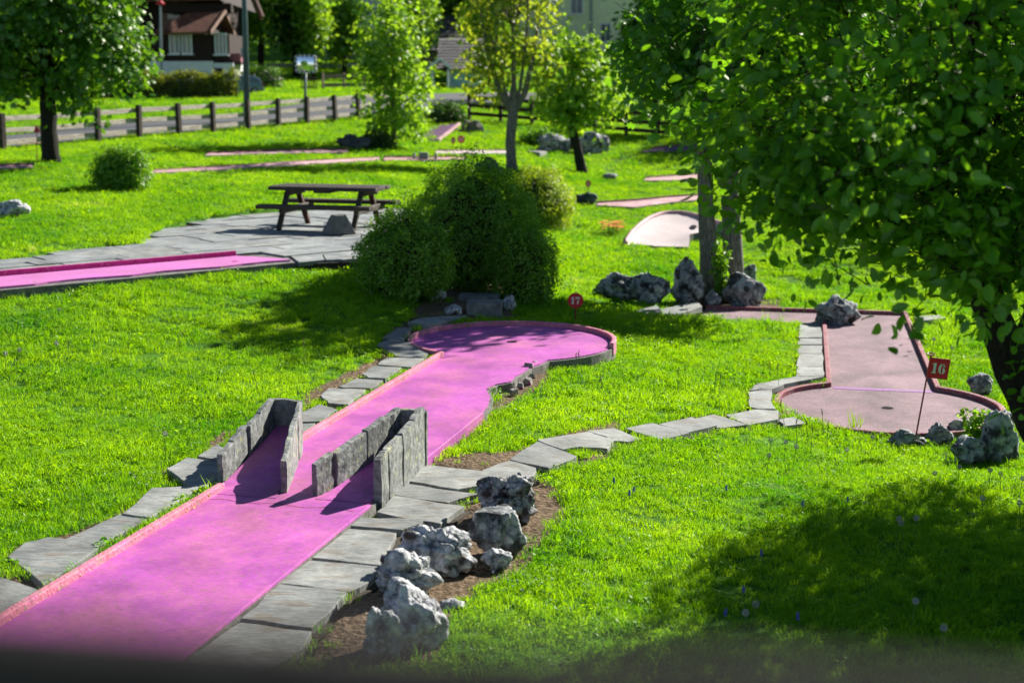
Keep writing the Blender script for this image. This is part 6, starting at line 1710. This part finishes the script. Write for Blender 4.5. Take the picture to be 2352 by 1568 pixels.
# ------------------------------------------------------------------ flowers
MAT['stem'] = plain('flower_stem', (.16,.26,.06)); MAT['puff'] = plain('dandelion_seed_head', (.66,.66,.62), rough=.95); MAT['dry'] = plain('dry_seed_stalk', (.22,.15,.06))
MAT['blue_fl'] = plain('blue_flower', (.14,.17,.75)); MAT['yellow_fl'] = plain('yellow_flower', (.75,.42,.02)); MAT['orange_fl'] = plain('orange_flower', (1.45,.36,.02)); MAT['white_fl'] = plain('white_flower', (.7,.7,.66)); MAT['sky_fl'] = plain('pale_blue_flower', (.16,.22,.62))
FRR = random.Random(50)
def flower_protos():
    out_ = {}
    rs = np.random.RandomState(4)
    # dandelion clock: stem with a fuzzy ball of seeds
    mb = MB(); mb.tube([(0,0,-.02),(.01,0,.1),(.015,.005,.2)], .0028, 5); st = mb
    V, F = ICO[2]; pf = MB()
    for q in V[:90]:
        d = Vector(q); t = d.orthogonal().normalized(); c = Vector((.015,.005,.205)) + d*.021
        pf.add([c - t*.0055, c + t*.0055, Vector((.015,.005,.205)) + d*.006], [(0,1,2)])
        t2 = d.cross(t); pf.add([c - t2*.0055, c + t2*.0055, c + d*.003], [(0,1,2)])
    out_['clock'] = [('stem', st, MAT['stem']), ('seed_head', pf, MAT['puff'])]
    mb = MB(); mb.tube([(0,0,-.02),(0,.004,.07),(.004,.004,.12)], .0025, 5); sp = MB()
    for k in range(26):
        a = k*2.4; zz = .065 + .055*k/26; r = .011*(1-.6*k/26); c = Vector((.002+r*math.cos(a), .004+r*math.sin(a), zz)); sp.box(c, (.007,.007,.008), Matrix.Rotation(a, 3, 'Z'), .6)
    out_['spike'] = [('stem', mb, MAT['stem']), ('flower_head', sp, MAT['blue_fl'])]
    def daisy(h_, r, col, n):
        mb = MB(); mb.tube([(0,0,-.02),(.005,0,h_)], .002, 5); pt = MB()
        for k in range(n):
            a = 2*math.pi*k/n; pt.add([(.005,0,h_), (.005+r*math.cos(a-.28), r*math.sin(a-.28), h_+.004), (.005+r*1.1*math.cos(a), r*1.1*math.sin(a), h_+.006), (.005+r*math.cos(a+.28), r*math.sin(a+.28), h_+.004)], [(0,1,2,3)])
        return [('stem', mb, MAT['stem']), ('flower_head', pt, col)]
    out_['dandelion'] = daisy(.07, .016, MAT['yellow_fl'], 12); out_['orange'] = daisy(.17, .045, MAT['orange_fl'], 9); out_['white'] = daisy(.05, .011, MAT['white_fl'], 8); out_['sky'] = daisy(.05, .012, MAT['sky_fl'], 5)
    mb = MB(); mb.tube([(0,0,-.02),(.02,0,.12),(.03,.01,.26)], .0024, 5); hd = MB()
    for k in range(10): hd.box((.03+rs.uniform(-.006,.006), .01+rs.uniform(-.006,.006), .23+.006*k), (.006,.006,.01), None, .5)
    out_['stalk'] = [('stem', mb, MAT['dry']), ('seed_head', hd, MAT['dry'])]
    return out_
FP = flower_protos(); FMESH = {}
def flower(kind, name, label, u, v, scale=1.0, group=None):
    b_ = hit(u, v); root = thing(name, label, 'flower', tuple(b_), group)
    root.rotation_euler = (FRR.uniform(-.12,.12), FRR.uniform(-.12,.12), FRR.uniform(0, 6.28)); root.scale = (scale,)*3
    for pn, mb, mt in FP[kind]:
        if (kind, pn) not in FMESH:
            me = bpy.data.meshes.new(pn); me.from_pydata(mb.v, [], mb.f); me.materials.append(mt); FMESH[(kind, pn)] = me
        o = bpy.data.objects.new(pn, FMESH[(kind, pn)]); COL.objects.link(o); o.parent = root
for u, v in ((1768,1040),(1800,1045),(1822,1055),(1760,1078),(1998,1030),(2300,1120),(2340,1130),(2200,1100),(2150,1120),(2270,1112),(2255,1180),(2345,1190),(1730,1440),(2060,1230),(2075,1240),(2100,1228),(2090,1435),(2160,1500),(1705,1465),(1950,1060)):
    flower('clock', 'dandelion_clock', 'white dandelion clock on a thin stalk in the right foreground grass', u, v+18, 1.0, 'dandelion clocks in the right foreground grass')
for u, v in ((50,830),(140,735),(137,815),(380,1035),(12,840)):
    flower('clock', 'dandelion_clock', 'white dandelion clock in the lawn left of the magenta lane', u, v+18, 1.1, 'dandelion clocks in the left lawn')
for u, v in ((2098,775),(2120,790),(2140,800),(2180,820),(2110,800)):
    flower('clock', 'dandelion_clock', 'white dandelion clock right of the faded lane', u, v+18, 1.2, 'dandelion clocks beside the faded lane')
for u, v in ((1668,1128),(1842,1165),(1752,1280),(1710,1365),(1662,1420),(1832,1430),(1408,1110),(1445,1140),(1452,1132),(1945,1155)):
    flower('spike', 'blue_flower_spike', 'small blue flower spike in the right foreground grass', u, v+12, .85, 'blue flower spikes in the grass')
for u, v in ((1050,930),(1070,925),(1090,935),(1110,945),(1130,935),(1085,950),(1120,960),(1062,948),(1140,955),(1150,928),(1105,925)):
    flower('dandelion', 'yellow_flower', 'tiny yellow flower beside the broken edge of the magenta lane', u, v+30, .8, 'yellow flowers by the broken lane edge')
for u, v in ((1150,1330),(1170,1336),(1190,1340),(1205,1326),(1215,1345),(1180,1352),(1230,1335),(1240,1350),(1135,1320),(1255,1330),(1200,1362)):
    flower('sky', 'blue_flower', 'tiny pale blue flower on the soil by the pale rocks', u, v+10, 1.0, 'pale blue flowers by the outcrop')
qo = hit(1408, 540); FOOT.append(([(qo[0]+.3*math.cos(a), qo[1]+.25*math.sin(a)) for a in np.linspace(0, 6.28, 9)[:-1]], None))
for k in range(54):
    flower('orange', 'orange_flower', 'orange blossom in the clump beside the whitish banked lane', 1381+FRR.uniform(0,54), 536+FRR.uniform(0,14), 1.6+FRR.uniform(-.4,.5), 'orange blossoms beside the banked lane')
for u, v in ((310,1095),(330,1090),(345,1100),(320,1108),(355,1085),(338,1112),(300,1085)):
    flower('white', 'white_flower', 'tiny white flower by the left stepping stones', u, v+14, 1.0, 'white flowers by the left stepping stones')
for u, v in ((1855,1010),(1860,1025),(1830,1005),(1900,1010),(1890,985),(1805,960),(1560,885),(1575,880),(1640,890),(1650,895),(600,890),(640,960),(700,820),(160,820),(1390,905),(1330,850),(1340,840),(1790,870),(1770,860)):
    flower('stalk', 'seed_stalk', 'thin brown seed stalk standing above the grass', u, v+25, 1.15, 'brown seed stalks in the grass')
# leafy weed at the round end of lane 16 and long grass blades at its rim
def weed(label, u, v, hpx, wpx, n, seed, size):
    b_ = hit(u, v); k_ = b_[1]/FPX; rs = np.random.RandomState(seed); root = thing('leafy_weed', label, 'weed', tuple(b_)); mb = MB(); tw = []; ow = []
    for k in range(n):
        e = b_ + np.array([rs.uniform(-.5,.5)*wpx*k_, rs.uniform(-.4,.4)*wpx*k_, rs.uniform(.7,1.0)*hpx*k_]); mid = (b_+e)/2 + rs.normal(size=3)*.02
        mb.tube([b_, mid, e], [.006,.005,.002], 5)
        for f in np.linspace(.3, 1, 7): tw.append(b_*(1-f)+e*f + np.array([0,0,.0])); a = rs.uniform(0, 6.28); ow.append([math.cos(a), math.sin(a), .1])
    mb.build('stem', MAT['stem'], root); data = cloud(np.array(tw), np.array(ow), 3, .012, size, rs, up=.8, outb=.2, droop=.4)
    o = leaves_mesh('foliage', data, 'oval', LM['bush'], root); o['kind'] = 'stuff'
weed('dark leafy weed growing among the rocks at the round end of the faded lane', 2240, 1022, 88, 70, 12, 5, .07)
weed('green leafy plant at the foot of the front round bush', 942, 700, 40, 44, 7, 6, .09)
weed('ivy leaves climbing between the two maple trunks', 1655, 700, 150, 40, 12, 7, .11)
def blades(label, u, v, hpx, n, seed):
    b_ = hit(u, v); k_ = b_[1]/FPX; rs = np.random.RandomState(seed); mb = MB()
    for k in range(n):
        d = np.array([rs.uniform(-1,1)*.35, rs.uniform(-.3,.3), 1])*hpx*k_*rs.uniform(.5,1.05); s_ = np.array([.006, .002, 0]); p = b_ + np.array([rs.uniform(-.06,.06), rs.uniform(-.04,.04), -.01]); m_ = p + d*.55 + np.array([d[0]*-.12, 0, 0])
        mb.add([p-s_, p+s_, m_+s_*.8, m_-s_*.8, p+d], [(0,1,2,3),(3,2,4)])
    o = mesh_obj('tall_grass', mb.v, mb.f, LM['grass'], None, at=tuple(b_)); tag(o, label, 'grass tuft')
blades('tuft of long grass blades at the front rim of the faded round end', 1965, 988, 62, 16, 1)
blades('long grass blades growing beside the pole of sign 17', 1300, 745, 36, 14, 2)
blades('long grass blades at the near edge of the lilac lane', 75, 672, 34, 22, 3)
blades('tuft of tall dark grass in the lawn below the lilac lane', 320, 690, 52, 20, 4)
